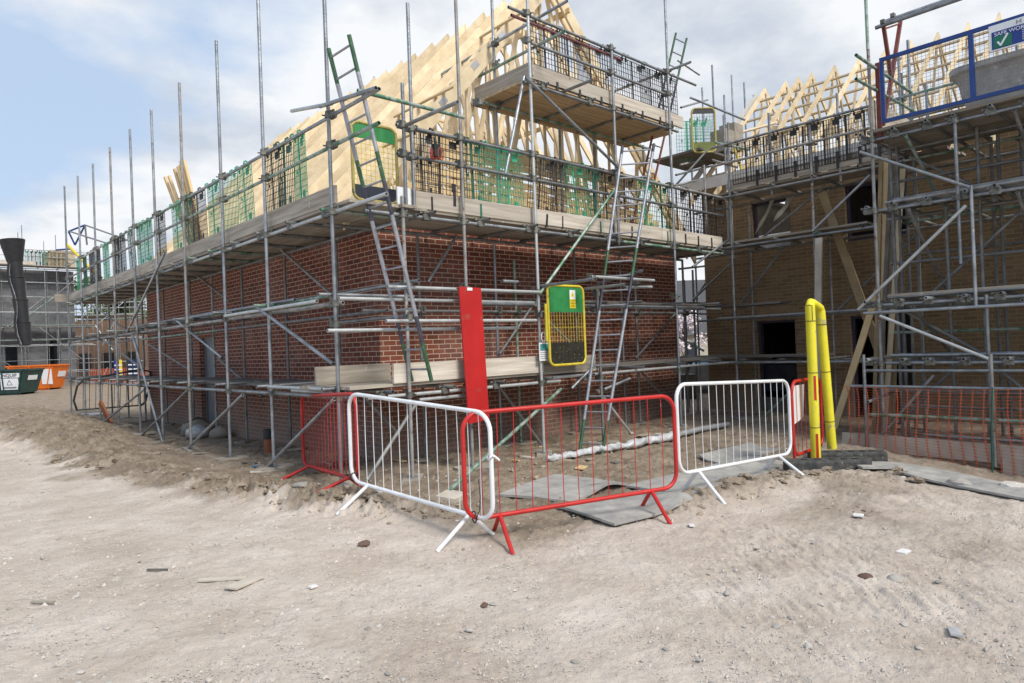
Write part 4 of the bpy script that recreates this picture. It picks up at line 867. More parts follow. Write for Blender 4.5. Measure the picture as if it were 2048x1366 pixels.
# ------------------------------------------------------------------ red ladder guard board
tl, tr, br_, bl = on_y(918, 573, 7.14), on_y(962, 576, 7.14), on_y(979, 838, 7.10), on_y(938, 848, 7.10)
m = MB(); vs = [tl, tr, br_, bl]; m.add(vs+[v+Vector((0, .022, 0)) for v in vs], [(3, 2, 1, 0), (4, 5, 6, 7), (0, 1, 5, 4), (1, 2, 6, 5), (2, 3, 7, 6), (3, 0, 4, 7)])
rb = thing('ladder_guard', 'tall red board hung upright on the scaffold tubes at the corner', 'board', bl); m.build('board', REDB, rb)
MB().span((tl.x+.13, 7.130, tl.z-.05), (tl.x+.22, 7.136, tl.z-.01)).build('white_label', SIGNW, rb)
MB().path([tl+Vector((.01, .0, -.02)), tl+Vector((-.06, .06, -.02)), tl+Vector((-.05, .10, -.08))], .006, 6).build('lashing', BLACKP, rb)

# ------------------------------------------------------------------ brick guards
def guard_proto(mt, w, h, style):
    """local x along the rail, z down from the rail"""
    root = thing('brick_guard', 'brick guard', 'brick guard')
    m = MB(); nx = int(w/.058); nz = int(h/.082)
    for i in range(nx+1):
        t = .010 if (i in (0, nx)) else .006
        m.box((-w/2+w*i/nx, 0, -.05-h/2), (t, .008, h))
    for i in range(nz+1):
        t = .010 if i in (0, nz) else .006
        m.box((0, .001, -.05-h*i/nz), (w, .008, t))
    if style: m.box((-w*.10, .002, -.05-h*.5), (.035, .010, h)); m.box((w*.2, .002, -.13), (.12, .010, .10)); m.box((w*.2, .002, -h*.9), (.07, .010, .12)); m.box((-w*.3, .002, -h*.55), (.04, .012, .04))
    mp_ = m.build('mesh_panel', mt, root, local=True)
    for sx in (-.32, .30):
        k = MB(); k.path([(sx*w, .0, -.06), (sx*w, -.005, -.01), (sx*w, -.035, .012), (sx*w, -.065, -.01), (sx*w, -.067, -.05)], .013, 6); k.box((sx*w, 0, -.075), (.045, .012, .05)); k.build('hook', mt, root, local=True)
    if mt is BLACKP or mt is GREENP2:
        k = MB(); k.box((.2*w, -.012, -h-.07), (.045, .012, .20)); k.build('toe_clip', mt, mp_, local=True)
    return root
GP = {}
def put_guard(kind, p, rz, label, group, tilt=(0, 0), sc=1.0):
    spec = {'g': (GREENP, .62, .92, 1), 'd': (GREENP2, .55, .92, 1), 'k': (BLACKP, .70, .92, 1), 'n': (GREENP, .60, .95, 0), 'K': (BLACKP, .78, .80, 1)}[kind]
    rot = (tilt[0], tilt[1], rz)
    if kind not in GP:
        r = guard_proto(*spec); GP[kind] = r; r.location = p; r.rotation_euler = rot; r['label'] = label; r['group'] = group
    else: r = dup(GP[kind], p, rot, label, group)
    r.scale = (sc, 1, 1)
CN = {'g': 'green', 'd': 'dark green', 'k': 'black', 'n': 'pale green', 'K': 'black'}
def guard_row(lst, place, group, rz, loc):
    cnt = {}
    for kind, p, tilt, sc in lst:
        c = CN[kind]; i = cnt.get(c, 0); cnt[c] = i+1
        put_guard(kind, p, rz, f'{ORD[i]} {c} brick guard {place}', group, tilt, sc)
row = []
for px, k, sc, tl_ in ((600, 'g', .55, 0), (573, 'd', .9, .05), (548, 'k', .9, 0), (490, 'g', .9, -.03), (462, 'n', 1, .06), (428, 'g', .9, 0), (398, 'k', 1, 0), (378, 'd', .9, .04), (355, 'g', 1, 0), (320, 'k', 1, 0), (297, 'g', .9, .03), (281, 'g', .9, 0), (262, 'd', 1, -.1), (243, 'k', 1, 0), (232, 'k', .9, .05), (212, 'g', 1, 0), (196, 'k', .8, .04), (184, 'k', .9, 0), (170, 'd', .8, 0), (158, 'g', 1, 0)):
    row.append((k, Vector((LX+.10, y_at(px, LX+.10, 4.1), 4.60)), (.02, tl_), sc))
guard_row(row, 'from the near corner along the long left deck', 'brick guards along the long left deck', PI/2+PI, None)
row = []
for px, k, sc, tl_ in ((848, 'k', .6, 0), (890, 'K', 1, .04), (948, 'd', .7, 0), (988, 'n', .9, .03), (1020, 'g', .8, 0), (1090, 'k', .85, .14), (1118, 'k', .5, .05), (1150, 'g', .9, -.1), (1190, 'd', .7, 0), (1215, 'k', .6, 0), (1255, 'k', .8, .06), (1293, 'g', .9, 0), (1325, 'd', .8, 0), (1358, 'k', 1, 0), (1385, 'k', 1, .02), (1411, 'k', 1, 0), (1435, 'k', .9, 0)):
    row.append((k, Vector((x_at(px, RY+.11, 4.1), RY+.11, 4.56)), (-.02, tl_), sc))
guard_row(row, 'from the left on the main gable deck', 'brick guards along the main gable deck', 0, None)
row = [('k', Vector((x_at(px, RY+.11, 6.2), RY+.11, 6.68)), (-.02, 0), 1.1) for px in (1096, 1142, 1186, 1229, 1270, 1306, 1330)]
guard_row(row, 'from the left on the upper gable platform', 'brick guards on the upper gable platform', 0, None)
row = [('K', Vector((Bx-.0, y_at(px, Bx, 5.2), 5.60)), (.02, 0), .95) for px in (1498, 1535, 1573, 1614, 1656, 1700, 1738)]
guard_row(row, 'from the left on the top deck of the buff house', 'brick guards on the buff house deck', PI/2+PI, None)
# coil of orange lead hooked on the first black guard
lp = on_y(868, 300, 7.2); lm = MB()
for k in range(6):
    lm.path([(lp.x+.02*k-.05+.035*math.cos(2*PI*i/16)*(1+.2*(k % 3)), lp.y-.02-.012*k, lp.z-.06+.07*math.sin(2*PI*i/16)*(1+.15*(k % 2))) for i in range(16)], .008, 5, True)
ld = thing('cable_reel', 'tangled red extension lead hung on the gable deck rail near the corner', 'cable', (lp.x, lp.y, lp.z-.2)); lm.build('lead', mat('lead_red', (.28, .04, .02), (.34, .06, .03), 5, .5), ld)
bx_ = MB(); bx_.box((lp.x, lp.y-.05, lp.z-.02), (.10, .06, .16)); bx_.tube((lp.x, lp.y-.05, lp.z+.05), (lp.x, lp.y-.02, lp.z+.16), .02, 6, False); bx_.build('socket_box', BLACKP, ld)

# ------------------------------------------------------------------ crowd barriers
def barrier(label, p, q, z0, z1, mt, nb=17, h=.94, r=.021, lift=.16, feet=True, panel=None, tie=False):
    """p, q ground positions of the ends; z0, z1 height of the bottom rail at the ends"""
    p, q = Vector((*p, 0)), Vector((*q, 0)); L = (q-p).length; ex = (q-p).normalized(); en = Vector((-ex.y, ex.x, 0)); sl = (z1-z0)/L
    root = thing('crowd_barrier', label, 'barrier', (p+q)/2+Vector((0, 0, (z0+z1)/2-lift)), 0, 'crowd barriers fencing off the scaffold')
    P = lambda u, v, d=0: p+ex*u+en*d+Vector((0, 0, z0+sl*u+v))
    c = .16; pts = []
    for cx, cy, a0 in ((L-c, c, -90), (L-c, h-c, 0), (c, h-c, 90), (c, c, 180)):
        for k in range(7): a = math.radians(a0+k*15); pts.append(P(cx+c*math.cos(a), cy+c*math.sin(a)))
    MB().path(pts, r, 10, True).build('frame', mt, root)
    for i in range(1, nb):
        u = L*i/nb; e = 0
        dd = min(u, L-u); inset = (c-math.sqrt(max(0, c*c-(c-dd)**2))) if dd < c else 0
        w = random.uniform(-.008, .008)
        MB().path([P(u, inset+.005), P(u+w, h*.5), P(u, h-inset-.005)], .0042, 6).build('bar', mt, root)
    if feet:
        for u in (L*.14, L*.86):
            for sd_ in (-1, 1):
                a = P(u, .005); b = P(u+.05*sd_, 0, sd_*(.36 if sd_ < 0 else .27)); b.z = gz(b.x, b.y)-.01
                m = MB(); m.tube(a, b, r*.92, 10, True); m.build('foot', mt, root)
    if panel:
        u0, u1, v0, v1 = panel; m = MB(); vs = [P(u0, v0, .02), P(u1*.86, v0+.06, .02), P(u1, v1, .02), P(u0, v1, .02)]; m.add(vs+[v-en*.008 for v in vs], [(0, 1, 2, 3), (7, 6, 5, 4), (0, 4, 5, 1), (1, 5, 6, 2), (2, 6, 7, 3), (3, 7, 4, 0)]); m.build('notice_plate', SIGNW, root)
    return root, P
b1, _ = barrier('red crowd barrier at the back left, ending behind the white barrier', (4.22, 8.92), (3.73, 6.58), .13, .26, RED)
b2, PB2 = barrier('white crowd barrier in front of the house corner, sloping towards the camera', (3.66, 6.60), (3.86, 4.52), .27, .13, WHITE, 15)
b3, PB3 = barrier('red crowd barrier nearest the camera with chipped paint on its left post', (3.73, 4.74), (5.96, 4.06), .13, .14, RED_CH, 14)
b4, PB4 = barrier('white crowd barrier between the nearest red barrier and the yellow foam goal frame', (6.10, 4.12), (8.56, 4.08), .24, .13, WHITE, 16)
b5, PB5 = barrier('short red crowd barrier with a white plate, standing at the yellow foam goal frame', (8.60, 4.06), (9.72, 4.17), .09, .08, RED, 7, .96, panel=(.08, .50, .40, .90), feet=False)
m = MB(); m.tube((8.61, 4.06, -.05), (8.60, 4.06, .6), .021, 8, False); m.build('post', RED, b5)
# black cable ties and a rope tying the barriers together
def tie(p, rad, ax, label):
    p = Vector(p); u, w = perp(Vector(ax).normalized()); m = MB(); m.path([p+(u*math.cos(2*PI*i/10)+w*math.sin(2*PI*i/10))*rad for i in range(10)], .007, 6, True)
    d = Vector(ax).cross(Vector((0, 0, 1))).normalized() if abs(Vector(ax).z) < .9 else Vector((1, 0, 0)); m.path([p+w*rad, p+w*rad+d*.05+Vector((0, 0, .03)), p+w*rad+d*.10+Vector((0, 0, .11))], .004, 5)
    tag(m.build('cable_tie', BLACKP), label, 'cable tie')
tie(PB2(.04, .05), .042, PB2(1, 0)-PB2(0, 0), 'black cable tie joining the back red barrier to the white one at the foot')
tie(PB3(.08, .02), .05, PB3(1, 0)-PB3(0, 0), 'black cable tie joining the near red barrier to the white one at the foot')
tag(MB().path([PB2(2.09, .56, .03), PB2(2.13, .58, -.03), PB2(2.10, .55, -.05), PB2(2.04, .56, 0), PB2(2.09, .57, .035), PB2(2.16, .54, .03)], .011, 6).build('white_tape', WHITE), 'white tape knotted round the right post of the white barrier', 'tape')
tag(MB().path([(4.35, 5.3, .33), (4.2, 5.1, .20), (4.02, 4.9, .13), (3.9, 4.78, .16)], .005, 5).build('wire', BLACKP), 'loose black wire hanging inside the corner of white and red barriers', 'wire')
tag(MB().path([(4.12, 8.3, .2), (3.95, 7.6, .17), (3.75, 6.7, .31)], .007, 5).build('rope', BLACKP), 'black rope strung along the foot of the back red barrier', 'rope')
# black pedestrian barrier leaning at the far end
kb = thing('crowd_barrier', 'bent black barrier leaning at the far end of the long scaffold', 'barrier', (4.6, 23.5, 0)); ka, kc = at_d(143, 828, 17.6), at_d(290, 828, 18.6)
ka.z = kc.z = .42
exk = (kc-ka).normalized(); PK = lambda u, v: ka+exk*u+Vector((.18*v, -.3*v, v))
Lk = (kc-ka).length
MB().path([PK(.12, 0), PK(0, .25), PK(.0, .62), PK(.12, .80), PK(.5, .84), PK(Lk-.3, .98), PK(Lk-.05, .9), PK(Lk, .6), PK(Lk, .1), PK(Lk-.1, -.02)], .026, 8).build('frame', BLACKP, kb)
for i in range(1, 12): MB().tube(PK(Lk*i/12-.05, .84), PK(Lk*i/12+.12, -.02), .007, 5, False).build('bar', BLACKP, kb)
MB().tube(PK(.1, 0), PK(Lk-.1, 0), .02, 6, False).build('rail', BLACKP, kb)

# ------------------------------------------------------------------ yellow foam goal frame and rubber feet
fg = thing('goal_frame', 'yellow foam covered goal frame standing in black rubber feet at the end of the barriers', 'frame', (9.2, 3.95, 0))
lt, rt = on_x(1620, 612, 8.98), on_x(1641, 621, 9.42); lb, rb2 = on_x(1632, 915, 8.98), on_x(1664, 897, 9.58)
s1_ = MB().tube(lb, lt, .062, 14, False).build('leg_sleeve', FOAM, fg); s2_ = MB().tube(rb2, rt, .062, 14, False, r2=.060).build('leg_sleeve', FOAM, fg)
MB().path([lt-Vector((0, 0, .01)), lt+Vector((.03, 0, .045)), lt+(rt-lt)*.3+Vector((0, 0, .05)), lt+(rt-lt)*.75+Vector((0, 0, .035)), rt+Vector((-.02, 0, .03)), rt-Vector((0, 0, .02))], .058, 12).build('top_sleeve', FOAM, fg)
for a, b, sl_ in ((lt, lb, s1_), (rt, rb2, s2_)):
    for q in (.10, .44, .80):
        p = a+(b-a)*q; d = (b-a).normalized(); u, w = perp(d); MB().path([p+(u*math.cos(2*PI*i/12)+w*math.sin(2*PI*i/12))*.064 for i in range(12)], .0045, 5, True).build('tape_band', BLACKP, sl_)
for a, b, s0, s1 in ((lt, lb, .0, .10), (lt, lb, .46, .62), (lt, lb, .84, 1.0)):
    p0, p1 = a+(b-a)*s0, a+(b-a)*s1; d = (b-a).normalized(); n_ = Vector((-.70, -.71, 0)); MB().beam(p0+n_*.0605, p1+n_*.0605, .010 if s0 < .4 else .030, .006, n_).build('sleeve_slit', RED if s0 > .4 else BLACKP, s1_)
def block(label, c, L, ang, w=.24, h=.15):
    g = gz(c[0], c[1]); root = thing('rubber_foot', label, 'foot', (c[0], c[1], g-.02), ang)
    m = MB(); m.prism([(-w/2, -.02), (w/2, -.02), (w/2, h*.8), (w/2-.02, h), (-w/2+.02, h), (-w/2, h*.8)], 'x', -L/2, L/2); blk = m.build('block', RUBBER, root, local=True)
    for u in (-.28, -.12, .05, .2, .33): k = MB(); k.box((u*L, -.03, h+.002), (.06, .05, .012)); k.build('socket', BLACKP, blk, local=True)
block('long black recycled rubber foot nearer the camera under the yellow goal frame', (8.72, 3.70), 1.0, math.radians(-48))
block('long black recycled rubber foot farther back under the yellow goal frame', (9.55, 3.78), .95, math.radians(-50))

# ------------------------------------------------------------------ ground mats
mn_, nt_, b_ = bsdf('grey_mat'); L_ = nt_.links.new
def mat_mat():
    m, nt, b = bsdf('ribbed_mat'); L = nt.links.new; b.inputs['Roughness'].default_value = .75
    g = node(nt, 'ShaderNodeNewGeometry'); n = node(nt, 'ShaderNodeTexNoise', Scale=5.0, Detail=7.0, Roughness=.65); L(g.outputs['Position'], n.inputs['Vector'])
    r = node(nt, 'ShaderNodeValToRGB'); L(n.outputs[0], r.inputs[0]); e = r.color_ramp.elements; e[0].position, e[1].position = .36, .66; e[0].color = (.26, .26, .25, 1); e[1].color = (.44, .42, .385, 1)
    L(r.outputs[0], b.inputs['Base Color'])
    v = node(nt, 'ShaderNodeTexVoronoi', Scale=32.0, Randomness=0.0); L(g.outputs['Position'], v.inputs['Vector']); bp = node(nt, 'ShaderNodeBump', Strength=.6, Distance=.01); L(v.outputs['Distance'], bp.inputs['Height']); L(bp.outputs[0], b.inputs['Normal'])
    return m
MATG = mat_mat()
def ground_mat(label, quad, lift=lambda u, v: 0.0, th=.025):
    q = [Vector((*p, 0)) for p in quad]
    def P(u, v):
        p = (q[0]*(1-u)+q[1]*u)*(1-v)+(q[3]*(1-u)+q[2]*u)*v
        return Vector((p.x, p.y, gz(p.x, p.y)+.035+lift(u, v)))
    tag(MB().grid(P, 16, 10, th).build('ground_mat', MATG), label, 'ground mat', 'grey mats laid on the dirt')
ground_mat('grey ground mat with a curled near edge under the ladder foot', ((4.95, 5.72), (5.35, 4.98), (6.35, 5.0), (6.15, 5.98)), lambda u, v: .03*math.sin(PI*v)**2*(u*.8+.2)+.06*math.exp(-((u-1)/.2)**2)*math.exp(-((v-.7)/.25)**2))
ground_mat('grey ground mat poking out below the near red barrier', ((5.10, 4.95), (5.06, 4.16), (6.15, 4.0), (6.5, 4.72)), lambda u, v: .01+.02*math.sin(PI*u)*(1-v))
ground_mat('long grey ground mat behind the white barrier, running to the right', ((6.25, 4.95), (6.30, 4.12), (8.9, 4.24), (8.75, 4.85)), lambda u, v: .02+.02*math.sin(5*u))
ground_mat('grey ground mat with a raised black corner behind the white barrier', ((8.25, 5.25), (8.2, 4.8), (9.7, 4.75), (9.6, 5.2)), lambda u, v: .05*math.exp(-(u/.2)**2))
ground_mat('grey ground mat between the rubber feet and the orange net', ((9.05, 3.62), (8.75, 3.28), (9.15, 2.85), (9.62, 3.12)), lambda u, v: .03)
ground_mat('grey ground mat running off along the orange net to the right', ((9.62, 3.12), (8.85, 2.86), (8.2, 1.1), (8.95, 1.0)), lambda u, v: .02+.02*math.sin(4*u)*v)

# ------------------------------------------------------------------ white wrapped pipe bundle on the ground
pts = []; rad = []
for i in range(90):
    t_ = i/89; x = 6.72+(9.6-6.72)*t_; y = 6.70+(6.50-6.70)*t_+.03*math.sin(6*t_); wgt = .5+.5*t_
    pts.append((x, y, gz(x, y)+.065+.02*t_)); rad.append(.036+.030*t_+.010*mn.noise(Vector((t_*26, 1, 2))))
pr_ = MB().path(pts, .06, 16, radii=rad)
pr_.v = [tuple(Vector(v)+Vector((0, mn.noise(Vector(v)*7)*.05+mn.noise(Vector(v)*22)*.025, mn.noise(Vector(v)*8+Vector((9, 0, 0)))*.03+mn.noise(Vector(v)*24+Vector((4, 0, 0)))*.022)) ) for v in pr_.v]
tag(pr_.build('plastic_roll', PLASTIC_W), 'white crumpled plastic wrapping lying along the foot of the gable scaffold', 'plastic roll')
tag(MB().path([(9.5, 6.5, gz(9.5, 6.5)+.08), (10.3, 6.52, .09), (11.3, 6.55, .07)], .045, 10).build('pipe', PLASTIC_G), 'grey plastic pipe sticking out of the white wrapping on the ground', 'pipe')

# ------------------------------------------------------------------ orange net fence and boards in front of the bay
nf = thing('net_fence', 'orange plastic mesh fence sagging in front of the loading bay scaffold', 'fence', (NX, 1.8, -.1))
n0, n1 = 4.22, -1.0
def netp(y, v):
    g = gz(NX, y)-.02; top = .84-.03*abs(math.sin((y-4.2)*1.4)); return Vector((NX-.02+.035*math.sin(y*3.1+v*2.2)*(1-v*.4)+.04*math.exp(-((y-4.2)/.2)**2)*math.sin(9*v), y+.02*math.sin(v*5+y*2), g+(top-g)*v))
k = 0; y = n0
while y > n1:
    m = MB(); m.path([netp(y, i/12) for i in range(13)], .0048, 5)
    for i in range(25):
        p = netp(y, i/24); m.box(p, (.007, .030, .012))
    m.build('net_strand', ORANGEN, nf); y -= .135
hz = MB()
for i in range(25):
    yy = [n0-(n0-n1)*j/46 for j in range(47)]
    hz.path([netp(q, i/24) for q in yy], .0018, 4)
hz.build('net_mesh', ORANGEN, nf)
bd = MB(); bd.beam((NX+.06, 4.35, .0), (NX+.06, 1.3, -.04), .038, .25); tag(bd.build('scaffold_board', BOARD_P), 'long timber board set on edge behind the foot of the orange net', 'board')
bd = MB(); bd.beam((NX+.04, 2.3, -.20), (NX+.04, -1.2, -.26), .038, .26); tag(bd.build('scaffold_board', BOARD_P), 'lower timber board on edge at the right end of the orange net', 'board')
p = on_x(1985, 775, NX-.05); q = on_x(1985, 955, NX-.05); tag(MB().path([p, (p+q)/2+Vector((0, .01, 0)), q], .011, 6).build('strap', GREENP2), 'dark green strap hanging down over the orange net', 'strap')

# ------------------------------------------------------------------ timbers leaning at the buff house
def plank(label, a, b, w, h, up=(1, 0, 0), mt=None, group=None): tag(MB().beam(a, b, w, h, up).build('timber_plank', mt or TIMBER_Y), label, 'plank', group)
BTIM = mat('brown_plank', (.23, .165, .09), (.33, .25, .14), 3, .8, 0, .2, 12, rnd=.15, detail=7)  # dull brown wood, darker than the pine
for k, (tx, ty_, bx2, by2, xx) in enumerate(((1762, 322, 1748, 866, 12.55), (1772, 318, 1762, 868, 12.6), (1782, 330, 1756, 862, 12.5), (1790, 330, 1776, 866, 12.65), (1800, 335, 1786, 858, 12.7), (1806, 338, 1768, 860, 12.6))):
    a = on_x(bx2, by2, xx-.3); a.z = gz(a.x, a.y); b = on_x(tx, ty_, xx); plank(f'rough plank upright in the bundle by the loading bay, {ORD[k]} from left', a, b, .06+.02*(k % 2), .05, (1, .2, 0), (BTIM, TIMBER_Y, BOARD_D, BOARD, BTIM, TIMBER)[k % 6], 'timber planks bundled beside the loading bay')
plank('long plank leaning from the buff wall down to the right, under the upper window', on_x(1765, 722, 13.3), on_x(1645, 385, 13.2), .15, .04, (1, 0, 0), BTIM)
a = on_x(1668, 856, 12.2); a.z = gz(a.x, a.y); plank('plank leaning to the right beside the yellow goal frame', a, on_x(1756, 580, 12.65), .11, .045, (1, 0, 0), TIMBER_Y)
a = on_x(1634, 860, 12.3); a.z = gz(a.x, a.y); plank('pale plank standing upright behind the yellow goal frame', a, on_x(1638, 476, 12.6), .12, .045, (1, 0, 0), BOARD_P)
for k, (tx, ty_, bx2, by2) in enumerate(((330, 354, 392, 452), (338, 352, 398, 454), (349, 338, 402, 458), (356, 333, 406, 462), (362, 322, 410, 466), (368, 321, 416, 466), (360, 330, 420, 470))):
    a = on_x(bx2, by2, 4.62); a.z = 3.50; b = on_x(tx, ty_, 4.20+.02*k); plank(f'new timber batten propped in the bundle on the long left deck, {ORD[k]} from the left', a, b, .07, .045, (1, 0, .2), TIMBER_Y, 'timber battens propped on the left deck')

# ------------------------------------------------------------------ sole pads under the scaffold poles
padp = MB(); padp.box((0, 0, .019), (.50, .225, .038)); PADM = padp.mesh('sole_pad', BOARD)
PADS.sort(key=lambda t: t[0]-t[1]*.9)
for k, (x, y, g) in enumerate(PADS):
    o = bpy.data.objects.new('sole_pad', PADM); COL.objects.link(o); o.location = (x, y, g-.048); o.rotation_euler = (random.uniform(-.03, .03), random.uniform(-.03, .03), random.uniform(0, PI))
    side = 'long left side' if x < 5.2 and y > 7.4 else ('buff house' if x > 12.6 else ('loading bay' if x > 10.9 and y < 7 else 'gable side'))
    n = sum(1 for t in PADS[:k] if ('long left side' if t[0] < 5.2 and t[1] > 7.4 else ('buff house' if t[0] > 12.6 else ('loading bay' if t[0] > 10.9 and t[1] < 7 else 'gable side'))) == side)
    row_ = 'outer' if (side == 'long left side' and x < 4.5) or (side == 'gable side' and y < 7.8) or side in ('buff house', 'loading bay') else 'inner'
    tag(o, f'timber sole pad under {row_} pole row of {side}, {ORD[n]} from the left', 'sole pad', f'timber sole pads under the {side} poles')
tag(MB().box((RAKE.x-.08, RAKE.y-.14, gz(RAKE.x, RAKE.y)+.03), (.34, .24, .06), Matrix.Rotation(.5, 3, 'Z') @ Matrix.Rotation(.12, 3, 'X')).build('timber_block', BOARD_P), 'pale timber block under the foot of the raking tube by the white barrier', 'block')
# ------------------------------------------------------------------ blue loading gate, its sign, the tub behind it
Gx = Lx-.03
ga, gb_ = y_at(1762, Gx, 5.2), -.6
gz0, gz1 = 4.735, 5.70
bg = thing('loading_gate', 'blue framed mesh gate along the edge of the loading bay deck', 'gate', (Gx, 2.2, gz0))
fr = MB(); fr.span((Gx-.025, gb_, gz1-.05), (Gx+.025, ga, gz1)); fr.span((Gx-.025, gb_, gz0), (Gx+.025, ga, gz0+.05)); fr.span((Gx-.026, ga-.05, gz0+.05), (Gx+.024, ga, gz1-.05))
fr.build('frame', BLUE, bg)
ym = y_at(1944, Gx, 5.2); MB().span((Gx-.026, ym-.03, gz0+.05), (Gx+.024, ym+.03, gz1-.05)).build('upright', BLUE, bg)
m = MB(); y = ga-.05
while y > gb_: m.tube((Gx, y, gz0+.02), (Gx, y, gz1-.02), .0022, 4, False); y -= .05
for i in range(1, 19): z = gz0+(gz1-gz0)*i/19; m.tube((Gx+.003, gb_, z), (Gx+.003, ga, z), .0022, 4, False)
m.build('mesh_infill', FRAME_G, bg)
# sign on the gate
sa = y_at(1979, Gx, 5.6); sg_ = thing('sign', 'blue and white safety sign with a green tick panel fixed to the blue loading gate', 'sign', (Gx-.04, sa-.5, 5.2))
zt = on_x(1982, 55, Gx).z; zb = on_x(1985, 106, Gx).z; sw = 1.5
sbd = MB().span((Gx-.046, sa-sw, zb), (Gx-.036, sa, zt)).build('board', SIGNW, sg_)
zs = zt-(zt-zb)*.27
MB().span((Gx-.050, sa-sw+.03, zb+.02), (Gx-.0465, sa-.03, zs)).build('blue_panel', SIGNB, sg_)
gp = .20; hgt = zs-zb
MB().span((Gx-.054, sa-.05-gp, zb+.03), (Gx-.0505, sa-.05, zb+.03+hgt*.60)).build('tick_panel', SIGNG, sg_); tkp = [c for c in sg_.children if c.name.startswith('tick_panel')][0]
tk = MB(); c = Vector((Gx-.058, sa-.05-gp/2, zb+.03+hgt*.28)); tk.beam(c+Vector((0, .055, .01)), c+Vector((0, .020, -.05)), .022, .004, (1, 0, 0)); tk.beam(c+Vector((-.001, .026, -.052)), c+Vector((-.001, -.06, .085)), .022, .004, (1, 0, 0)); tk.build('tick', SIGNW, tkp)
put_text('SAFE WORKING', hgt*.27, (Gx-.053, sa-.06, zs-hgt*.17), (0, -1, 0), (0, 0, 1), SIGNW, sbd, align='LEFT')
hl = MB(); c = Vector((Gx-.050, sa-.33, (zt+zs)/2))
for dy in (-.022, .022): hl.box(c+Vector((0, dy, 0)), (.003, .009, .05))
hl.box(c, (.003, .035, .008)); hl.build('emblem', FRAME_G, sbd)
for k in range(6): MB().span((Gx-.054, sa-.36-.50+.08*(k % 3), zb+.05+hgt*.095*k), (Gx-.0505, sa-.36, zb+.056+hgt*.095*k)).build('text_line', SIGNW, sbd)
for k in range(2): MB().span((Gx-.050, sa-.45-.5, zs+.02+.03*k), (Gx-.0465, sa-.42, zs+.028+.03*k)).build('text_line', FRAME_G, sbd)
# big mortar tub on the bay deck
tb_ = thing('mortar_tub', 'big grey rimmed mortar tub standing on the loading bay deck behind the blue gate', 'tub', (12.0, 1.6, 4.69))
def rrect(cx, cy, a, b, z, n=6, c=.25):
    pts = []
    for sx, sy, a0 in ((1, -1, -90), (1, 1, 0), (-1, 1, 90), (-1, -1, 180)):
        for k in range(n+1): t_ = math.radians(a0+90*k/n); pts.append(Vector((cx+sx*(a-c)+c*math.cos(t_), cy+sy*(b-c)+c*math.sin(t_), z)))
    return pts
levels = [(.44, .80, 4.70), (.50, .88, 4.95), (.54, .95, 5.30), (.60, 1.02, 5.32), (.60, 1.02, 5.40), (.54, .95, 5.40), (.50, .9, 5.0)]
rings = [rrect(12.0, 1.9, a, b, z) for a, b, z in levels]; n = len(rings[0]); m = MB()
m.add([p for r in rings for p in r], [(i*n+j, i*n+(j+1) % n, (i+1)*n+(j+1) % n, (i+1)*n+j) for i in range(len(rings)-1) for j in range(n)]+[tuple(range((len(rings)-1)*n, len(rings)*n))], 0, False)
m.build('tub', TUB, tb_); m = MB(); m.box((12.0, 1.9, 5.16), (.75, 1.6, .06)); m.build('mortar', BOARD_P, tb_)
# red frames and counterweight tubes of the gate
rf = thing('gate_frame', 'dark red steel V frame with two long tubes over the blue loading gate', 'frame', (11.1, 3.72, 4.7))
def ry(px, py, y=3.74): return on_y(px, py, y)
pst = ry(1753, 128); MB().beam((pst.x-.03, 3.72, 4.5), (pst.x-.02, 3.72, pst.z), .06, .05, (1, 0, 0)).build('post', OXIDE, rf)
v0 = ry(1783, 157); 
for q in ((1767, 52), (1801, 42)): p = ry(*q); MB().beam(v0, p, .05, .05, (1, 0, 0)).build('strut', OXIDE, rf)
p = ry(1768, 58); p2 = ry(1798, 48); MB().tube(p, p2, .016, 6, False).build('strut', OXIDE, rf)
MB().beam(v0, ry(1766, 250), .05, .05, (1, 0, 0)).build('strut', OXIDE, rf)
for q, dx in (((1762, 52), 0), ((1782, 39), 0)):
    p = ry(*q); MB().tube((p.x, p.y+.08, p.z), (p.x, -2, p.z), .03, 10).build('counterweight_tube', STEEL, rf)
    MB().box((p.x, p.y-.03, p.z+.05), (.08, .06, .06)).build('clamp', COUP, rf)
for q, q2 in (((1712, 110), (1830, 190)), ((1712, 158), (1832, 225))):
    a, b = ry(*q), ry(*q2); MB().tube(a, b, .0242, 10).build('pivot_tube', STEEL_G, rf)
for px, z0, z1 in ((1798, 4.7, 6.3), (1818, 4.7, 6.5), (1851, 4.7, 5.7)):
    p = on_x(px, 140, 12.7); MB().tube((p.x, p.y, z0), (p.x, p.y, z1), .0242, 8).build('guard_post', STEEL, rf)

# ------------------------------------------------------------------ rear scaffold tower between the two houses
T = Scaffold('rear scaffold tower with a small high deck seen between the two houses', (14.5, 11.2, 0)); 
def tstd(px, py, dep, z0=0, mt=STEEL):
    p = at_d(px, py, dep); T.std(p.x, p.y, z0, p.z, mt, plate=False); return p
tp = []
for px, py, dep, z0 in ((1424, 130, 18.5, 0), (1463, 150, 19.5, 2), (1488, 165, 19.5, 2), (1507, 190, 21, 3), (1404, 175, 20, 0), (1448, 190, 17.5, 2), (1447, 230, 15.2, 3.4), (1456, 245, 15.2, 3.4), (1368, 560, 16.5, 0), (1385, 540, 15.5, 0), (1380, 250, 17.5, 0), (1408, 330, 15, 3.4)): tp.append(tstd(px, py, dep, z0, STEEL_D if py > 500 else STEEL))
def tt(a, b, d0, d1, nm='ledger', mt=None): T.tube(nm, at_d(*a, d0), at_d(*b, d1), mt or STEEL)
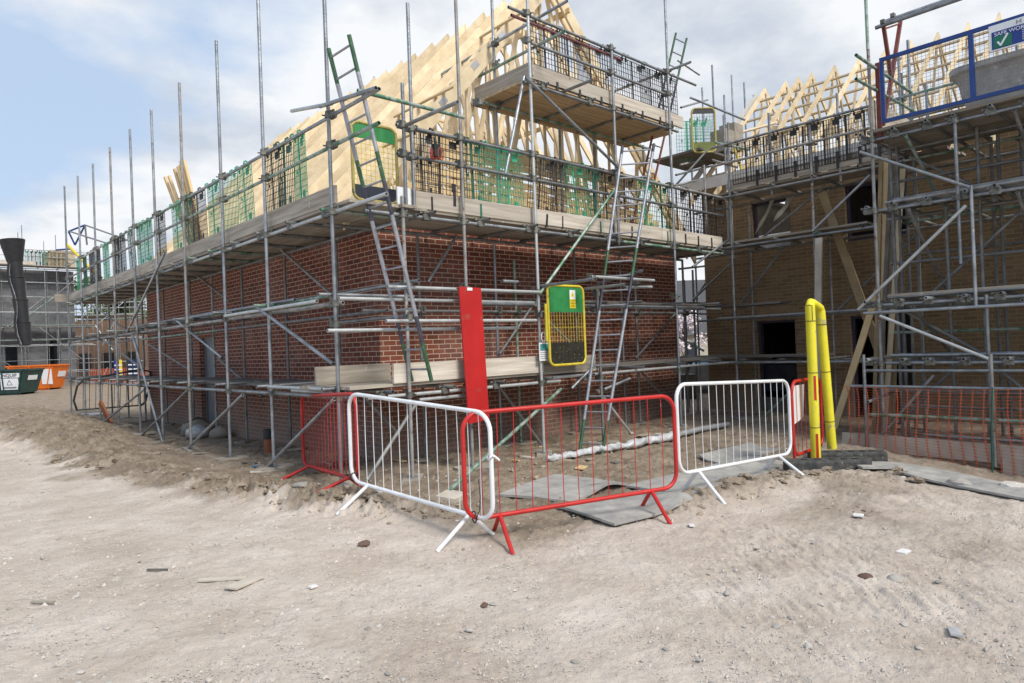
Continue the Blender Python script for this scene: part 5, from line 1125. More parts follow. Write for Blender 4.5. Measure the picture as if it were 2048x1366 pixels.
tt((1380, 195), (1490, 240), 15.5, 15.0); tt((1362, 215), (1415, 200), 15, 18); tt((1360, 330), (1500, 296), 15, 19, 'guard_rail'); tt((1352, 350), (1480, 318), 14.5, 18); tt((1350, 372), (1470, 340), 14.5, 18); tt((1430, 285), (1500, 300), 15, 14.6, 'guard_rail', STEEL_G)
tt((1425, 320), (1475, 335), 15, 14.5); tt((1392, 282), (1440, 330), 16, 16, 'brace'); tt((1415, 300), (1352, 370), 15, 15, 'brace', STEEL_D); tt((1355, 120), (1400, 150), 15, 15, 'ledger')
tt((1388, 600), (1412, 565), 15, 15.5, 'brace', STEEL_D); tt((1355, 606), (1412, 606), 14.5, 16, 'ledger', STEEL_D); tt((1355, 625), (1412, 628), 14.5, 16, 'ledger', STEEL_D); tt((1358, 675), (1408, 702), 15, 15, 'brace', STEEL_D); tt((1360, 775), (1388, 715), 15, 15, 'brace', STEEL_D); tt((1358, 538), (1412, 532), 15, 16, 'ledger', STEEL_D)
q = at_d(1410, 310, 15.6); T.board('deck_board', (q.x-.5, q.y-.2, q.z), (q.x+.9, q.y+1.1, q.z+.05), BOARD_D)
T.finish()
gq = at_d(1386, 305, 15.2)
gate('yellow and olive ladder gate with black top on the high rear deck', gq, (.75, -.66, 0), .52, .98, .12, .22, (MATS['gate_dull_yellow'], BLACKP, mat('olive_panel', (.11, .13, .02), (.16, .18, .03), 8, .6), GREENP2), (9, 9))
for k, (px, dep) in enumerate(((1378, 15.8), (1396, 16.2))): put_guard('g', at_d(px, 238, dep), -.72, f'pale green mesh guard on the high rear deck, {ORD[k]} from the left', 'brick guards on the rear tower', (0, 0), 1)
for k, (px, py, dep, w, h) in enumerate(((1446, 306, 16.0, .4, .5), (1464, 303, 16.4, .4, .62))):
    p = at_d(px, py, dep); tag(MB().box((p.x, p.y, p.z+h/2), (w, w, h)).build('block_stack', mat('buff_block', (.26, .23, .19), (.34, .31, .26), 6, .9, 0, .3)), ('shorter', 'taller')[k]+' stack of buff blocks on the high rear deck', 'block stack')
for k, (a, b, d) in enumerate((((1467, 290), (1486, 352), 15.2), ((1476, 320), (1492, 360), 15.4))): tag(MB().tube(at_d(*a, d), at_d(*b, d), .022, 8).build('yellow_tube', YELLOWM), ('long', 'short')[k]+' yellow tube leaning at the left end of the buff house deck', 'tube')

# ------------------------------------------------------------------ far left: grey block house, its scaffold, chute and skips
ga_, gbb = at_d(-220, 700, 43), at_d(152, 700, 50); ga_.z = gbb.z = 0
ge = (gbb-ga_).normalized(); gn = Vector((ge.y, -ge.x, 0)); GL = (gbb-ga_).length
if gn.dot(ga_) > 0: gn = -gn      # towards the camera
def gpt(px, z, d=0):              # point on the block wall plane (d towards the camera) under photo column px
    t_ = (px-1024)/FPX; a = R-F*t_; o_ = ga_+gn*d
    s_ = -(o_.dot(a)+(z-EYE)*a.z)/(ge.dot(a)); p = o_+ge*s_; p.z = z; return p
gh = thing('block_house', 'grey block house shell behind scaffolding on the far left', 'house', (ga_+gbb)/2)
GT = 8.3
def gs(p): return (p-ga_).dot(ge)
gho = [(gs(gpt(12, 1)), gs(gpt(37, 1)), .0, 3.1), (gs(gpt(93, 3)), gs(gpt(120, 3)), 1.3, 3.4), (gs(gpt(-120, 3)), gs(gpt(-80, 3)), 1.3, 3.4)]
wm = wall(MB(), 'x', 0, 0, GL, -.5, GT, gho, .3, 1)
rotg = Matrix.Rotation(math.atan2(ge.y, ge.x), 3, 'Z')
sgn_ = 1 if (rotg @ Vector((0, 1, 0))).dot(gn) < 0 else -1
def gplace(m): m.v = [tuple(rotg @ Vector((v[0], v[1]*sgn_, v[2]))+ga_) for v in m.v]; return m
gplace(wm).build('wall', [BLOCK, BLOCK, DARK], gh)
m = MB(); m.span((0, 6, -.5), (GL, 6.3, GT)); m.span((GL-.3, .3, -.5), (GL, 6, GT)); m.span((0, .3, GT-.05), (GL-.3, 6, GT)); gplace(m).build('wall', BLOCK, gh)
D = Scaffold('far scaffold with boarded top deck in front of the grey block house', (ga_+gbb)/2+gn*1.3)
def gp2(u, d, z): return ga_+ge*u+gn*d+Vector((0, 0, z))
u = GL
us = []
for px in (42, 50, 93, 117, 140, 0, -40, -90, -150): us.append(gs(gpt(px, 4, 1.4)))
for k, u in enumerate(sorted(us)): D.std(*gp2(u, 1.4, 0), 10.2+.5*(k % 3), STEEL, plate=False); D.std(*gp2(u+.3, .35, 0), GT, STEEL_D, plate=False)
u0, u1 = min(us)-1, max(us)+1.6
for z in (1.9, 4.2, 6.3, 8.35, 9.1, 9.55):
    D.tube('ledger' if z < 9 else 'guard_rail', gp2(u0, 1.35, z), gp2(u1, 1.35, z)); 
    if z < 9: D.tube('ledger', gp2(u0, .4, z), gp2(u1, .4, z), STEEL_D)
for k in range(4): D.tube('spare_tube', gp2(u0, 1.0-.2*k, 4.35), gp2(u1-k, 1.0-.2*k, 4.35), STEEL)
for z in (1.0, 2.9, 3.3, 5.2, 7.3): D.tube('ledger', gp2(u0, 1.33, z), gp2(u1, 1.33, z), STEEL); D.tube('ledger', gp2(u0, .45, z+.1), gp2(u1, .45, z+.1), STEEL_W)
for k in range(9): D.std(*gp2(u0+1.9*k+.5, 1.2, 0), (4.3, 6.4, 8.9)[k % 3], STEEL, plate=False)
for k in range(6): D.tube('brace', gp2(u0+2.6*k, 1.4, 4.2+2*(k % 2)), gp2(u0+2.6*k+2.2, 1.4, 6.3+2*(k % 2)), STEEL)
for k in range(14): D.tube('transom', gp2(u0+1.2*k, 1.6, 8.4), gp2(u0+1.2*k, .3, 8.4), STEEL_D)
m = MB(); m.beam(gp2(u0, .9, 8.47), gp2(u1, .9, 8.47), 1.15, .05); m.build('deck_board', BOARD, D.root)
m = MB(); m.beam(gp2(u0, 1.48, 8.62), gp2(u1-3.5, 1.48, 8.62), .04, .23); m.build('toe_board', BOARD_P, D.root)
m = MB(); m.beam(gp2(u0, .9, 4.28), gp2(u1, .9, 4.28), 1.0, .05); m.build('deck_board', BOARD_D, D.root)
for a, b in (((u0+2, 1.9), (u0+5, 4.2)), ((u0+7, 4.2), (u0+9.5, 1.9)), ((u1-5, 4.2), (u1-2.5, 6.3)), ((u1-3, 0), (u1-5.5, 1.9))): D.tube('brace', gp2(a[0], 1.45, a[1]), gp2(b[0], 1.45, b[1]))
D.finish(0) if False else None
for k, px in enumerate((48, 58, 66, 74, 82, 88)): put_guard('gdkkgk'[k], gpt(px, 9.5, 1.4), math.atan2(ge.y, ge.x), f'{CN["gdkkgk"[k]]} mesh guard on the far grey house deck, {ORD[k]} from the left', 'brick guards on the far grey house', (0, 0), 1.2)
for k, (px, w, h) in enumerate(((109, 1.3, .95), (124, 1.5, 1.15))):
    p = gpt(px, 8.5, .8); tag(MB().box((p.x, p.y, p.z+h/2), (w, .9, h), rotg).build('block_pallet', mat('pale_block', (.40, .33, .22), (.5, .43, .31), 5, .9, 0, .3)), ('left', 'right')[k]+' pale block stack on the far grey house deck', 'block stack')
# rubbish chute
ch = thing('rubbish_chute', 'black segmented rubbish chute hanging down the far left scaffold', 'chute', gpt(45, 0, 2.2))
ca, cb_ = at_d(24, 480, 42), at_d(52, 690, 42); n = 5
hop = MB(); d = (cb_-ca).normalized(); hop.tube(ca, ca+d*1.35, .68, 14, True, r2=.42); hop.build('hopper', CHUTE, ch)
for k in range(n-1):
    a = ca+(cb_-ca)*(.14+.86*k/(n-1)); b = ca+(cb_-ca)*(.14+.86*(k+1.12)/(n-1)) if k < n-2 else cb_
    s_ = MB(); s_.tube(a, b, .42-.01*k, 16, True, r2=.34-.01*k); s_.path([a+Vector((.0, 0, 0))+(R*math.cos(2*PI*i/16)+F*math.sin(2*PI*i/16))*(.425-.01*k) for i in range(16)], .035, 5, True); s_.build('segment', CHUTE, ch)
cp = [ca+gn*.5-R*.42+(cb_-ca)*(i/10)+Vector((0, 0, 0))+R*.12*math.sin(i*1.3) for i in range(11)]
MB().path(cp, .035, 5).build('chain', STEEL, ch); MB().path([p-R*.06 for p in cp], .09, 6).build('chute_rope', CHUTE, ch)
# skips
def skip(label, mt, c, ang, L=3.5, w=1.75, h=1.35, text=None):
    root = thing('skip', label, 'skip', c, ang)
    m = MB(); b0, t0 = (L*.36, w*.40), (L*.5, w*.5)
    o = [Vector((sx*b0[0], sy*b0[1], .12)) for sx, sy in ((-1, -1), (1, -1), (1, 1), (-1, 1))]+[Vector((sx*t0[0], sy*t0[1], h)) for sx, sy in ((-1, -1), (1, -1), (1, 1), (-1, 1))]
    i_ = [v*.96+Vector((0, 0, .06)) for v in o[:4]]+[Vector((v.x*.95, v.y*.93, v.z)) for v in o[4:]]
    m.add(o+i_, [(0, 3, 2, 1), (0, 1, 5, 4), (1, 2, 6, 5), (2, 3, 7, 6), (3, 0, 4, 7), (8, 9, 10, 11), (8, 12, 13, 9), (9, 13, 14, 10), (10, 14, 15, 11), (11, 15, 12, 8), (4, 5, 13, 12), (5, 6, 14, 13), (6, 7, 15, 14), (7, 4, 12, 15)])
    m.build('body', mt, root, local=True)
    r = MB()
    for a, b in ((4, 5), (5, 6), (6, 7), (7, 4)): r.beam(o[a]+Vector((0, 0, -.03)), o[b]+Vector((0, 0, -.03)), .09, .09)
    r.build('rim', mt, root, local=True)
    for sy in (-1, 1):
        for q in (-.45, 0, .45): MB().beam((q*L*.72, sy*(w*.40+.03), .15), (q*L*.98, sy*(w*.5+.03), h-.08), .07, .06, (1, 0, 0)).build('rib', mt, root, local=True)
    s = MB(); s.span((-L*.33, -w*.36, 0), (L*.33, -w*.30, .12)); s.span((-L*.33, w*.30, 0), (L*.33, w*.36, .12)); s.build('runner', mt, root, local=True)
    return root, o
def skip_sign(root, c, ex, ey, w, h, mt, nm='sign_plate'):
    m = MB(); c, ex, ey = Vector(c), Vector(ex).normalized(), Vector(ey).normalized(); ez = ex.cross(ey)
    vs = [c+ex*(sx*w/2)+ey*(sy*h/2)+ez*dz for dz in (.02, .035) for sx, sy in ((-1, -1), (1, -1), (1, 1), (-1, 1))]
    m.add(vs, [(3, 2, 1, 0), (4, 5, 6, 7), (0, 1, 5, 4), (1, 2, 6, 5), (2, 3, 7, 6), (3, 0, 4, 7)]); return m.build(nm, mt, root, local=True)
def skip_text(root, body, size, c, ex, ey, mt):
    me = text_mesh(body, size, .004); me.materials.clear(); me.materials.append(mt); o = bpy.data.objects.new('lettering', me); COL.objects.link(o); o.parent = root
    ex, ey = Vector(ex).normalized(), Vector(ey).normalized(); ez = ex.cross(ey); c = Vector(c)+ez*.045
    o.matrix_local = Matrix(((ex.x, ey.x, ez.x, c.x), (ex.y, ey.y, ez.y, c.y), (ex.z, ey.z, ez.z, c.z), (0, 0, 0, 1)))
rgt = math.atan2(R.y, R.x)
for label, mt, px, dep, ang, green in (('dark green skip with a white lettered plate, left of the orange skip', SKIPG, 24, 38, rgt+.03, True), ('orange skip beside the dark green one at the far left', ORANGE, 76, 43.5, rgt+.03, False)):
    c = at_d(px, 700, dep); c.z = gz(c.x, c.y)-.02
    root, o = skip(label, mt, c, ang, 2.35 if green else 2.9, 1.7, 1.42 if green else 1.6)
    fc = [o[0], o[1], o[5], o[4]]; mid = (o[0]+o[1]+o[4]+o[5])/4; ey = ((o[4]+o[5])/2-(o[0]+o[1])/2).normalized()
    ec = (o[1]+o[2]+o[5]+o[6])/4; ey2 = ((o[5]+o[6])/2-(o[1]+o[2])/2).normalized()
    if green:
        pa_ = skip_sign(root, mid+ey*.33+Vector((.20, 0, 0)), (1, 0, 0), ey, 1.45, .25, SIGNW); skip_text(pa_, 'CONQUIP', .255, mid+ey*.33+Vector((.20, 0, 0)), (1, 0, 0), ey, NAVYS)
        pb_ = skip_sign(root, mid-ey*.14+Vector((.35, 0, 0)), (1, 0, 0), ey, .95, .62, SIGNW)
        t3 = MB(); cc = mid-ey*.06+Vector((.35, 0, 0)); ezn = Vector((1, 0, 0)).cross(ey)
        for q0, q1 in (((-.14, -.12), (0, .14)), ((0, .14), (.14, -.12)), ((-.14, -.12), (.14, -.12))): t3.beam(cc+Vector((q0[0], 0, 0))+ey*q0[1]+ezn*.042, cc+Vector((q1[0], 0, 0))+ey*q1[1]+ezn*.042, .03, .008, ezn)
        t3.build('emblem', FRAME_G, pb_, local=True); skip_sign(pb_, mid-ey*.33+Vector((.35, 0, .0))+ezn*.018, (1, 0, 0), ey, .7, .07, FRAME_G, 'text_line')
        skip_sign(root, ec+ey2*.18, (0, 1, 0), ey2, .75, .26, SIGNW)
    else:
        skip_sign(root, mid+Vector((1.0, 0, 0)), (1, 0, 0), ey, .65, .95, SIGNW); skip_sign(root, ec+ey2*.15+Vector((0, .2, 0)), (0, 1, 0), ey2, .75, .36, SIGNW)
# blue steel frame on the far end of the grey deck
fb = thing('steel_frame', 'blue steel lifting frame rising above the far end of the long scaffold', 'frame', at_d(175, 520, 46))
for a, b, mt in (((137, 463), (170, 450), BLUE), ((137, 463), (150, 490), BLUE), ((170, 450), (150, 490), BLUE), ((170, 450), (255, 480), FRAME_G), ((140, 463), (215, 487), FRAME_G), ((170, 450), (174, 490), FRAME_G), ((215, 487), (255, 480), FRAME_G), ((112, 500), (140, 498), BLUE)):
    MB().tube(at_d(*a, 46), at_d(*b, 46.3), .06, 6, False).build('bar', mt, fb)
tag(MB().tube(at_d(133, 488, 44), at_d(196, 552, 43), .09, 8).build('yellow_tube', YELLOWM), 'thick yellow tube leaning behind the far end of the long deck', 'tube')

# ------------------------------------------------------------------ beyond the far end of the long scaffold
bb = thing('brick_house', 'brown brick house behind far scaffold at the far end of the long scaffold', 'house', at_d(225, 700, 62))
c = at_d(235, 700, 62); rt_ = Matrix.Rotation(rgt, 3, 'Z')
m = MB(); m.box((c.x, c.y, 2.4), (9, 6, 5.6), rt_); m.build('wall', BROWNBRICK, bb)
for k in range(4): m = MB(); q = c+Vector(R0)*(-3.2+2.1*k)-Vector((F.x, F.y, 0)).normalized()*3.02; m.box((q.x, q.y, 1.7), (1.0, .1, 1.4), rt_); m.build('window', DARK, bb)
E_ = Scaffold('pale scaffold in front of the brown brick house at the far end', at_d(225, 700, 56))
for k, px in enumerate((155, 166, 176, 188, 199, 206, 218, 229, 240, 252, 262, 272)):
    p = at_d(px, 700, 52+5*(k % 2)); E_.std(p.x, p.y, 0, 7.2+.4*(k % 3), STEEL_W if k % 2 else STEEL, plate=False)
for z, d_ in ((1.6, 52), (3.4, 52), (5.2, 52), (5.7, 52), (6.1, 52), (3.4, 57), (5.2, 57)):
    a, b = at_d(145, 700, d_), at_d(285, 700, d_); E_.tube('ledger' if z < 5.5 else 'guard_rail', (a.x, a.y, z), (b.x, b.y, z), STEEL_W, .04)
for a, b in (((150, 700), (175, 640)), ((215, 735), (205, 755)), ((230, 640), (205, 690)), ((190, 650), (225, 700))): E_.tube('brace', at_d(*a, 52), at_d(*b, 52), STEEL_W, .04)
for z in (3.42, 5.22):
    a, b = at_d(150, 700, 54.5), at_d(280, 700, 54.5); m = MB(); m.beam((a.x, a.y, z), (b.x, b.y, z), 3.6, .06); m.build('deck_board', BOARD, E_.root)
of = thing('net_fence', 'distant orange mesh fence under the far pale scaffold', 'fence', at_d(225, 745, 50)); a, b = at_d(178, 700, 50), at_d(290, 700, 50)
m = MB()
for i in range(30): q = a+(b-a)*(i/29); m.box((q.x, q.y, .55), (.05, .02, 1.05))
for i in range(6): m.beam((a.x, a.y, .1+.2*i), (b.x, b.y, .1+.2*i), .02, .035)
m.build('net_mesh', ORANGEN, of)
for label, px0, px1, mts in (('blue notice board with a yellow half in the distance under the long scaffold', 228, 244, (SIGNB, SIGNY)), ('navy notice board in the distance under the long scaffold', 254, 275, (NAVYS, NAVYS))):
    root = thing('notice_board', label, 'sign', at_d((px0+px1)/2, 745, 47)); n = 2
    for k in range(2):
        q0, q1 = px0+(px1-px0)*(.66*k), px0+(px1-px0)*(.66 if k == 0 else 1); p0, p1 = at_d(q0, 735, 47), at_d(q1, 735, 47); m = MB(); m.beam((p0.x, p0.y, 1.05), (p1.x, p1.y, 1.05), .03, 1.35); m.build('panel', mts[k], root)
        for j in range(3): p = (p0+p1)/2; m = MB(); m.box((p.x-F.x*.03, p.y-F.y*.03, 1.35-.3*j), (.26, .02, .09), rt_); m.build('text_line', SIGNW, root)
    p = at_d((px0+px1)/2, 700, 47); MB().tube((p.x, p.y, 0), (p.x, p.y, .4), .04, 6).build('post', STEEL, root)

# trees and houses in the distance
def tree(label, c, h, rad, mt, seed, n=2600, leaf=.16, trunk=.18, name='tree'):
    rr = random.Random(seed); root = thing(name, label, 'tree', c); c = Vector(c)
    tr = MB(); tr.path([c+Vector((0, 0, -.2)), c+Vector((.05, 0, h*.3)), c+Vector((-.05, .1, h*.62)), c+Vector((.1, 0, h*.9))], trunk, 8, radii=[trunk, trunk*.8, trunk*.5, trunk*.15])
    cl = []
    for k in range(14):
        a = rr.uniform(0, 2*PI); z = rr.uniform(.38, .95); q = rad*(1-abs(z-.62)*1.3)*rr.uniform(.35, .95); e = c+Vector((math.cos(a)*q, math.sin(a)*q, h*z)); tr.path([c+Vector((0, 0, h*(z-.22))), (c+Vector((0, 0, h*(z-.12)))+e)/2, e], trunk*.3, 5, radii=[trunk*.35, trunk*.2, trunk*.06]); cl.append((e, rad*rr.uniform(.22, .42)))
    tr.build('trunk', BARK, root); m = MB()
    for i in range(n):
        e, q = cl[rr.randrange(len(cl))]; v = Vector((rr.gauss(0, 1), rr.gauss(0, 1), rr.gauss(0, .8))); v = v.normalized()*q*rr.random()**.4; p = e+v
        u_ = Vector((rr.gauss(0, 1), rr.gauss(0, 1), rr.gauss(0, 1))).normalized(); w_ = u_.orthogonal().normalized(); s = leaf*rr.uniform(.6, 1.3)
        m.add([p-u_*s*.5, p+w_*s*.35, p+u_*s*.5, p-w_*s*.35], [(0, 1, 2, 3)])
    m.build('crown', mt, root)
for k, (px, dep, h, rad) in enumerate(((178, 74, 10.5, 3.6), (232, 78, 11.5, 4.2), (268, 70, 9, 3.2))):
    c = at_d(px, 700, dep); c.z = 0; tree(('left', 'middle', 'right')[k]+' green tree behind the far pale scaffold', c, h, rad, LEAF, k+5, 2600, .42)
c = at_d(1371, 700, 33); c.z = 0; tree('small pale pink blossom tree seen through the gap between the houses', c, 3.1, 1.1, BLOSSOM, 21, 900, .16, .07)
fh = thing('far_house', 'distant buff house with a dark tiled roof seen through the gap between the houses', 'house', at_d(1400, 700, 46)); c = at_d(1392, 700, 46); c.z = 0
ro = Matrix.Rotation(rgt, 3, 'Z'); m = MB(); m.box((c.x, c.y, .9), (13, 5, 2.2), ro); m.build('wall', mat('far_render', (.42, .38, .31), (.5, .46, .39), 4, .9), fh)
rv = [Vector((x, y, z)) for x in (-6.8, 6.8) for y, z in ((-2.8, 1.9), (0, 4.2), (2.8, 1.9))]; m = MB(); m.add([ro @ v+c for v in rv], [(0, 1, 4, 3), (1, 2, 5, 4), (0, 2, 1), (3, 4, 5), (0, 3, 5, 2)]); m.build('roof', ROOFT, fh)
for k in range(6): m = MB(); q = ro @ Vector((-5+2*k, -2.52, 1.0))+c; m.box(q, (.8, .06, .9), ro); m.build('window', NAVY, fh)
fh = thing('far_house', 'farther terrace with a grey roof above the buff house in the gap', 'house', at_d(1400, 700, 62)); c = at_d(1375, 700, 62); c.z = 0
m = MB(); m.box((c.x, c.y, 2.2), (12, 6, 5), ro); m.build('wall', mat('far_brick', (.36, .3, .24), (.42, .35, .28), 4, .9), fh)
rv = [Vector((x, y, z)) for x in (-6.3, 4.9) for y, z in ((-3.3, 4.6), (0, 7.0), (3.3, 4.6))]; m = MB(); m.add([ro @ v+c for v in rv], [(0, 1, 4, 3), (1, 2, 5, 4), (0, 2, 1), (3, 4, 5), (0, 3, 5, 2)]); m.build('roof', ROOFT, fh)
fh = thing('far_house', 'distant red brick house seen through the hall of the buff house', 'house', at_d(1812, 680, 48)); c = at_d(1812, 680, 48); c.z = 0
m = MB(); m.box((c.x, c.y, 3.0), (9, 5, 6.4), ro); m.build('wall', mat('far_pink_brick', (.42, .20, .14), (.5, .26, .19), 6, .9), fh)
for k in range(3): m = MB(); q = ro @ Vector((-2+1.9*k, -2.52, 1.5))+c; m.box(q, (.9, .06, 1.6), ro); m.build('window', FRAME_G, fh)
wf = thing('fence', 'distant white picket fence before the red brick house', 'fence', at_d(1812, 700, 44)); a, b = at_d(1795, 700, 44), at_d(1835, 700, 44)
for i in range(9): q = a+(b-a)*(i/8); MB().box((q.x, q.y, .45), (.09, .03, .9), ro).build('picket', SIGNW, wf)
m = MB(); m.beam((a.x, a.y, .6), (b.x, b.y, .6), .03, .08); m.build('rail', SIGNW, wf)
for k, (px, py, dep, s, mt, lb_) in enumerate(((1390, 790, 21, (1.1, .9, .75), PLASTIC_G, 'grey wrapped pallet load on the dirt in the gap between the houses'), (1366, 800, 19, (.5, .6, .55), BOARD_D, 'dark crate on the dirt in the gap between the houses'), (1400, 735, 34, (3, .8, .6), mat('blue_sheet', (.03, .11, .22), (.05, .15, .28), 3, .5), 'blue sheeted stack far off in the gap between the houses'))):
    p = at_d(px, 700, dep); g = gz(p.x, p.y); r_ = thing('pallet_load', lb_, 'pallet load', (p.x, p.y, g))
    m = MB(); m.box((p.x, p.y, g+.12+s[2]/2), s, ro); m.build('load', mt, r_); m = MB(); m.box((p.x, p.y, g+.06), (s[0]+.1, s[1]+.1, .10), ro); m.build('pallet', BOARD_D, r_)

# ------------------------------------------------------------------ small things on the ground
def pebble(seed, flat=.6):
    rr = random.Random(seed); m = bpy.data.meshes.new('stone'); import bmesh; bm = bmesh.new(); bmesh.ops.create_icosphere(bm, subdivisions=2, radius=.5)
    off = Vector((rr.random()*50, rr.random()*50, 0))
    for v in bm.verts: k = mn.noise(v.co*1.6+off)*.34+mn.noise(v.co*4+off)*.12; v.co = v.co*(1+k); v.co.z *= flat; v.co.x *= 1+.3*rr.random()*0
    bm.to_mesh(m); bm.free(); m.materials.append(STONE); return m
PEB = [pebble(i, (.45, .6, .75, .5, .35, .65)[i]) for i in range(6)]
rr = random.Random(11); n = 0
def vis_pt():
    while True:
        px, py = rr.uniform(0, 2048), 1366-(1366-800)*rr.random()**1.15; p = on_z(px, py, 0)
        if 1.5 < p.length < 26 and not (p.x > X0-.1 and p.y > Y0-.1) and not (p.x > 10.7 and p.y < 4): return p
for k in range(230):
    p = vis_pt(); sm = float(soil_mask(np.array([p.x]), np.array([p.y]))[0]); s = rr.choice((.014, .018, .022, .028, .04)) * (1.0+.6*sm)
    o = bpy.data.objects.new('stone', PEB[k % 6]); COL.objects.link(o); o.scale = (s*rr.uniform(.8, 1.5), s, s); o.rotation_euler = (rr.uniform(-.3, .3), rr.uniform(-.3, .3), rr.uniform(0, 6.3)); o.location = (p.x, p.y, gz(p.x, p.y)+s*.18)
    tag(o, 'small pale stone lying loose on the dirt', 'stone', 'loose stones scattered on the dirt')
named = (('pale lump of broken stone on the churned soil left of the white barrier', 612, 1000, .22), ('brown cobble in the right foreground', 1730, 1125, .085), ('flat grey stone in the right foreground beside the brown cobble', 1790, 1130, .10), ('brown stone at the centre of the foreground', 968, 1185, .05), ('pale stone touching the brown one at the centre of the foreground', 985, 1183, .045),
         ('rounded pale stone at the lower middle of the foreground', 1058, 1192, .05), ('white lump of mortar on the left foreground', 214, 1252, .05), ('muddy clod with dry grass before the white barrier', 728, 1080, .09), ('white broken slab under the orange net', 1920, 955, .22), ('pale rock at the right end of the orange net', 2030, 960, .26))
for k, (lb_, px, py, s) in enumerate(named):
    p = on_z(px, py, 0); o = bpy.data.objects.new('stone', PEB[k % 6].copy() if k in (1, 3, 7) else PEB[k % 6]); COL.objects.link(o)
    if k in (1, 3, 7): o.data.materials.clear(); o.data.materials.append(mat('brown_stone', (.10, .06, .045), (.18, .11, .08), 14, .9, 0, .4))
    o.scale = (s*1.3, s, s*.9); o.rotation_euler = (0, .1, k*1.3); o.location = (p.x, p.y, gz(p.x, p.y)+s*.2); tag(o, lb_, 'stone')
# loose grit
m = MB(); ico = [(0, 0, 1), (.9, 0, -.4), (-.5, .8, -.4), (-.5, -.8, -.4)]
for k in range(15000):
    p = vis_pt(); s = rr.uniform(.003, .010)*(1+rr.random()**6*1.8)*min(1.0, .28+p.length/9); z = gz(p.x, p.y) if rr.random() < 1 else 0; a = rr.uniform(0, 6.3); c_, s_ = math.cos(a), math.sin(a)
    m.add([(p.x+(x*c_-y*s_)*s*1.2, p.y+(x*s_+y*c_)*s, z+zz*s*.7+.003) for x, y, zz in ico], [(0, 1, 2), (0, 2, 3), (0, 3, 1), (1, 3, 2)])
tag(m.build('grit', STONE, None, False), 'fine grit and chippings scattered over the dirt', 'grit', None, 'stuff')
def clod_field():
    m = MB()
    for k in range(2600):
        t_ = rr.random(); pts_ = RIDGE if rr.random() < .75 else RIDGE2; spread = rr.random() < .4; i = rr.randrange(len(pts_)-1); a, b = pts_[i], pts_[i+1]; q = rr.random(); w_ = a[3]+(b[3]-a[3])*q
        x, y = a[0]+(b[0]-a[0])*q+rr.gauss(0, w_*.6), a[1]+(b[1]-a[1])*q+rr.gauss(0, w_*.5); s = rr.uniform(.006, .02)*(1+rr.random()**9*2.2); off = Vector((rr.random()*40, 0, 0))
        if spread:
            while True:
                q_ = on_z(rr.uniform(100, 1800), rr.uniform(800, 1010), 0); x, y = q_.x, q_.y
                if q_.length < 22 and not (x > X0-.05 and y > Y0-.05) and not (x > 10.7 and y < 4) and float(soil_mask(np.array([x]), np.array([y]))[0]) > .5: break
        vs = []
        for v in CLV: vs.append(Vector((x, y, gz(x, y)+s*.1))+Vector((v.x*1.2, v.y, v.z*.7))*s*(1+.9*mn.noise(v*1.1+off)))
        m.add(vs, CLF)
    tag(m.build('soil_clods', mat('soil_clod', (.21, .165, .12), (.38, .315, .245), 10, .95, 0, .6, 40), None, False), 'crumbled clods along the churned edge of the soil', 'soil', None, 'stuff')
import bmesh
_b = bmesh.new(); bmesh.ops.create_icosphere(_b, subdivisions=1, radius=1.0); CLV = [v.co.copy() for v in _b.verts]; CLF = [tuple(v.index for v in f_.verts) for f_ in _b.faces]; _b.free()
clod_field()
CLB = []
for q in range(6):
    _b = bmesh.new(); bmesh.ops.create_icosphere(_b, subdivisions=3, radius=.5); o_ = Vector((q*7.3, 2, 1))
    for v in _b.verts: k = mn.noise(v.co*2.2+o_)*.5+mn.noise(v.co*5+o_)*.25+mn.noise(v.co*11+o_)*.12; v.co = v.co*(1+k); v.co.z *= .65
    me = bpy.data.meshes.new('soil_clod'); _b.to_mesh(me); _b.free(); me.materials.append(MATS['soil_clod']); CLB.append(me)
for k in range(170):
    pts_ = RIDGE if k % 4 else RIDGE2[:5]; i = rr.randrange(len(pts_)-1); a, b = pts_[i], pts_[i+1]; q = rr.random(); w_ = a[3]+(b[3]-a[3])*q
    if pts_ is RIDGE and i < 2 and rr.random() < .4: continue
    x, y = a[0]+(b[0]-a[0])*q+rr.gauss(0, w_*.45), a[1]+(b[1]-a[1])*q+rr.gauss(0, w_*.4); s = rr.uniform(.05, .12)*(1+rr.random()**4*1.0)
    o = bpy.data.objects.new('soil_clod', CLB[k % 6]); COL.objects.link(o); o.location = (x, y, gz(x, y)+s*.12); o.scale = (s*1.2, s, s*.8); o.rotation_euler = (rr.uniform(-.4, .4), rr.uniform(-.4, .4), rr.uniform(0, 6.3))
    tag(o, 'brown crumbly clod of soil on the churned edge of the dug ground', 'clod', 'clods along the churned edge of the soil')
def scrap(name, label, px, py, L, w, ang, mt, th=.012, tilt=.06, cat='scrap', group=None):
    p = on_z(px, py, 0); m = MB(); m.box((0, 0, 0), (L, w, th)); o = m.build(name, mt, None, True, True); o.location = (p.x, p.y, gz(p.x, p.y)+.012+th/2); o.rotation_euler = (tilt, tilt*.7, ang); tag(o, label, cat, group)
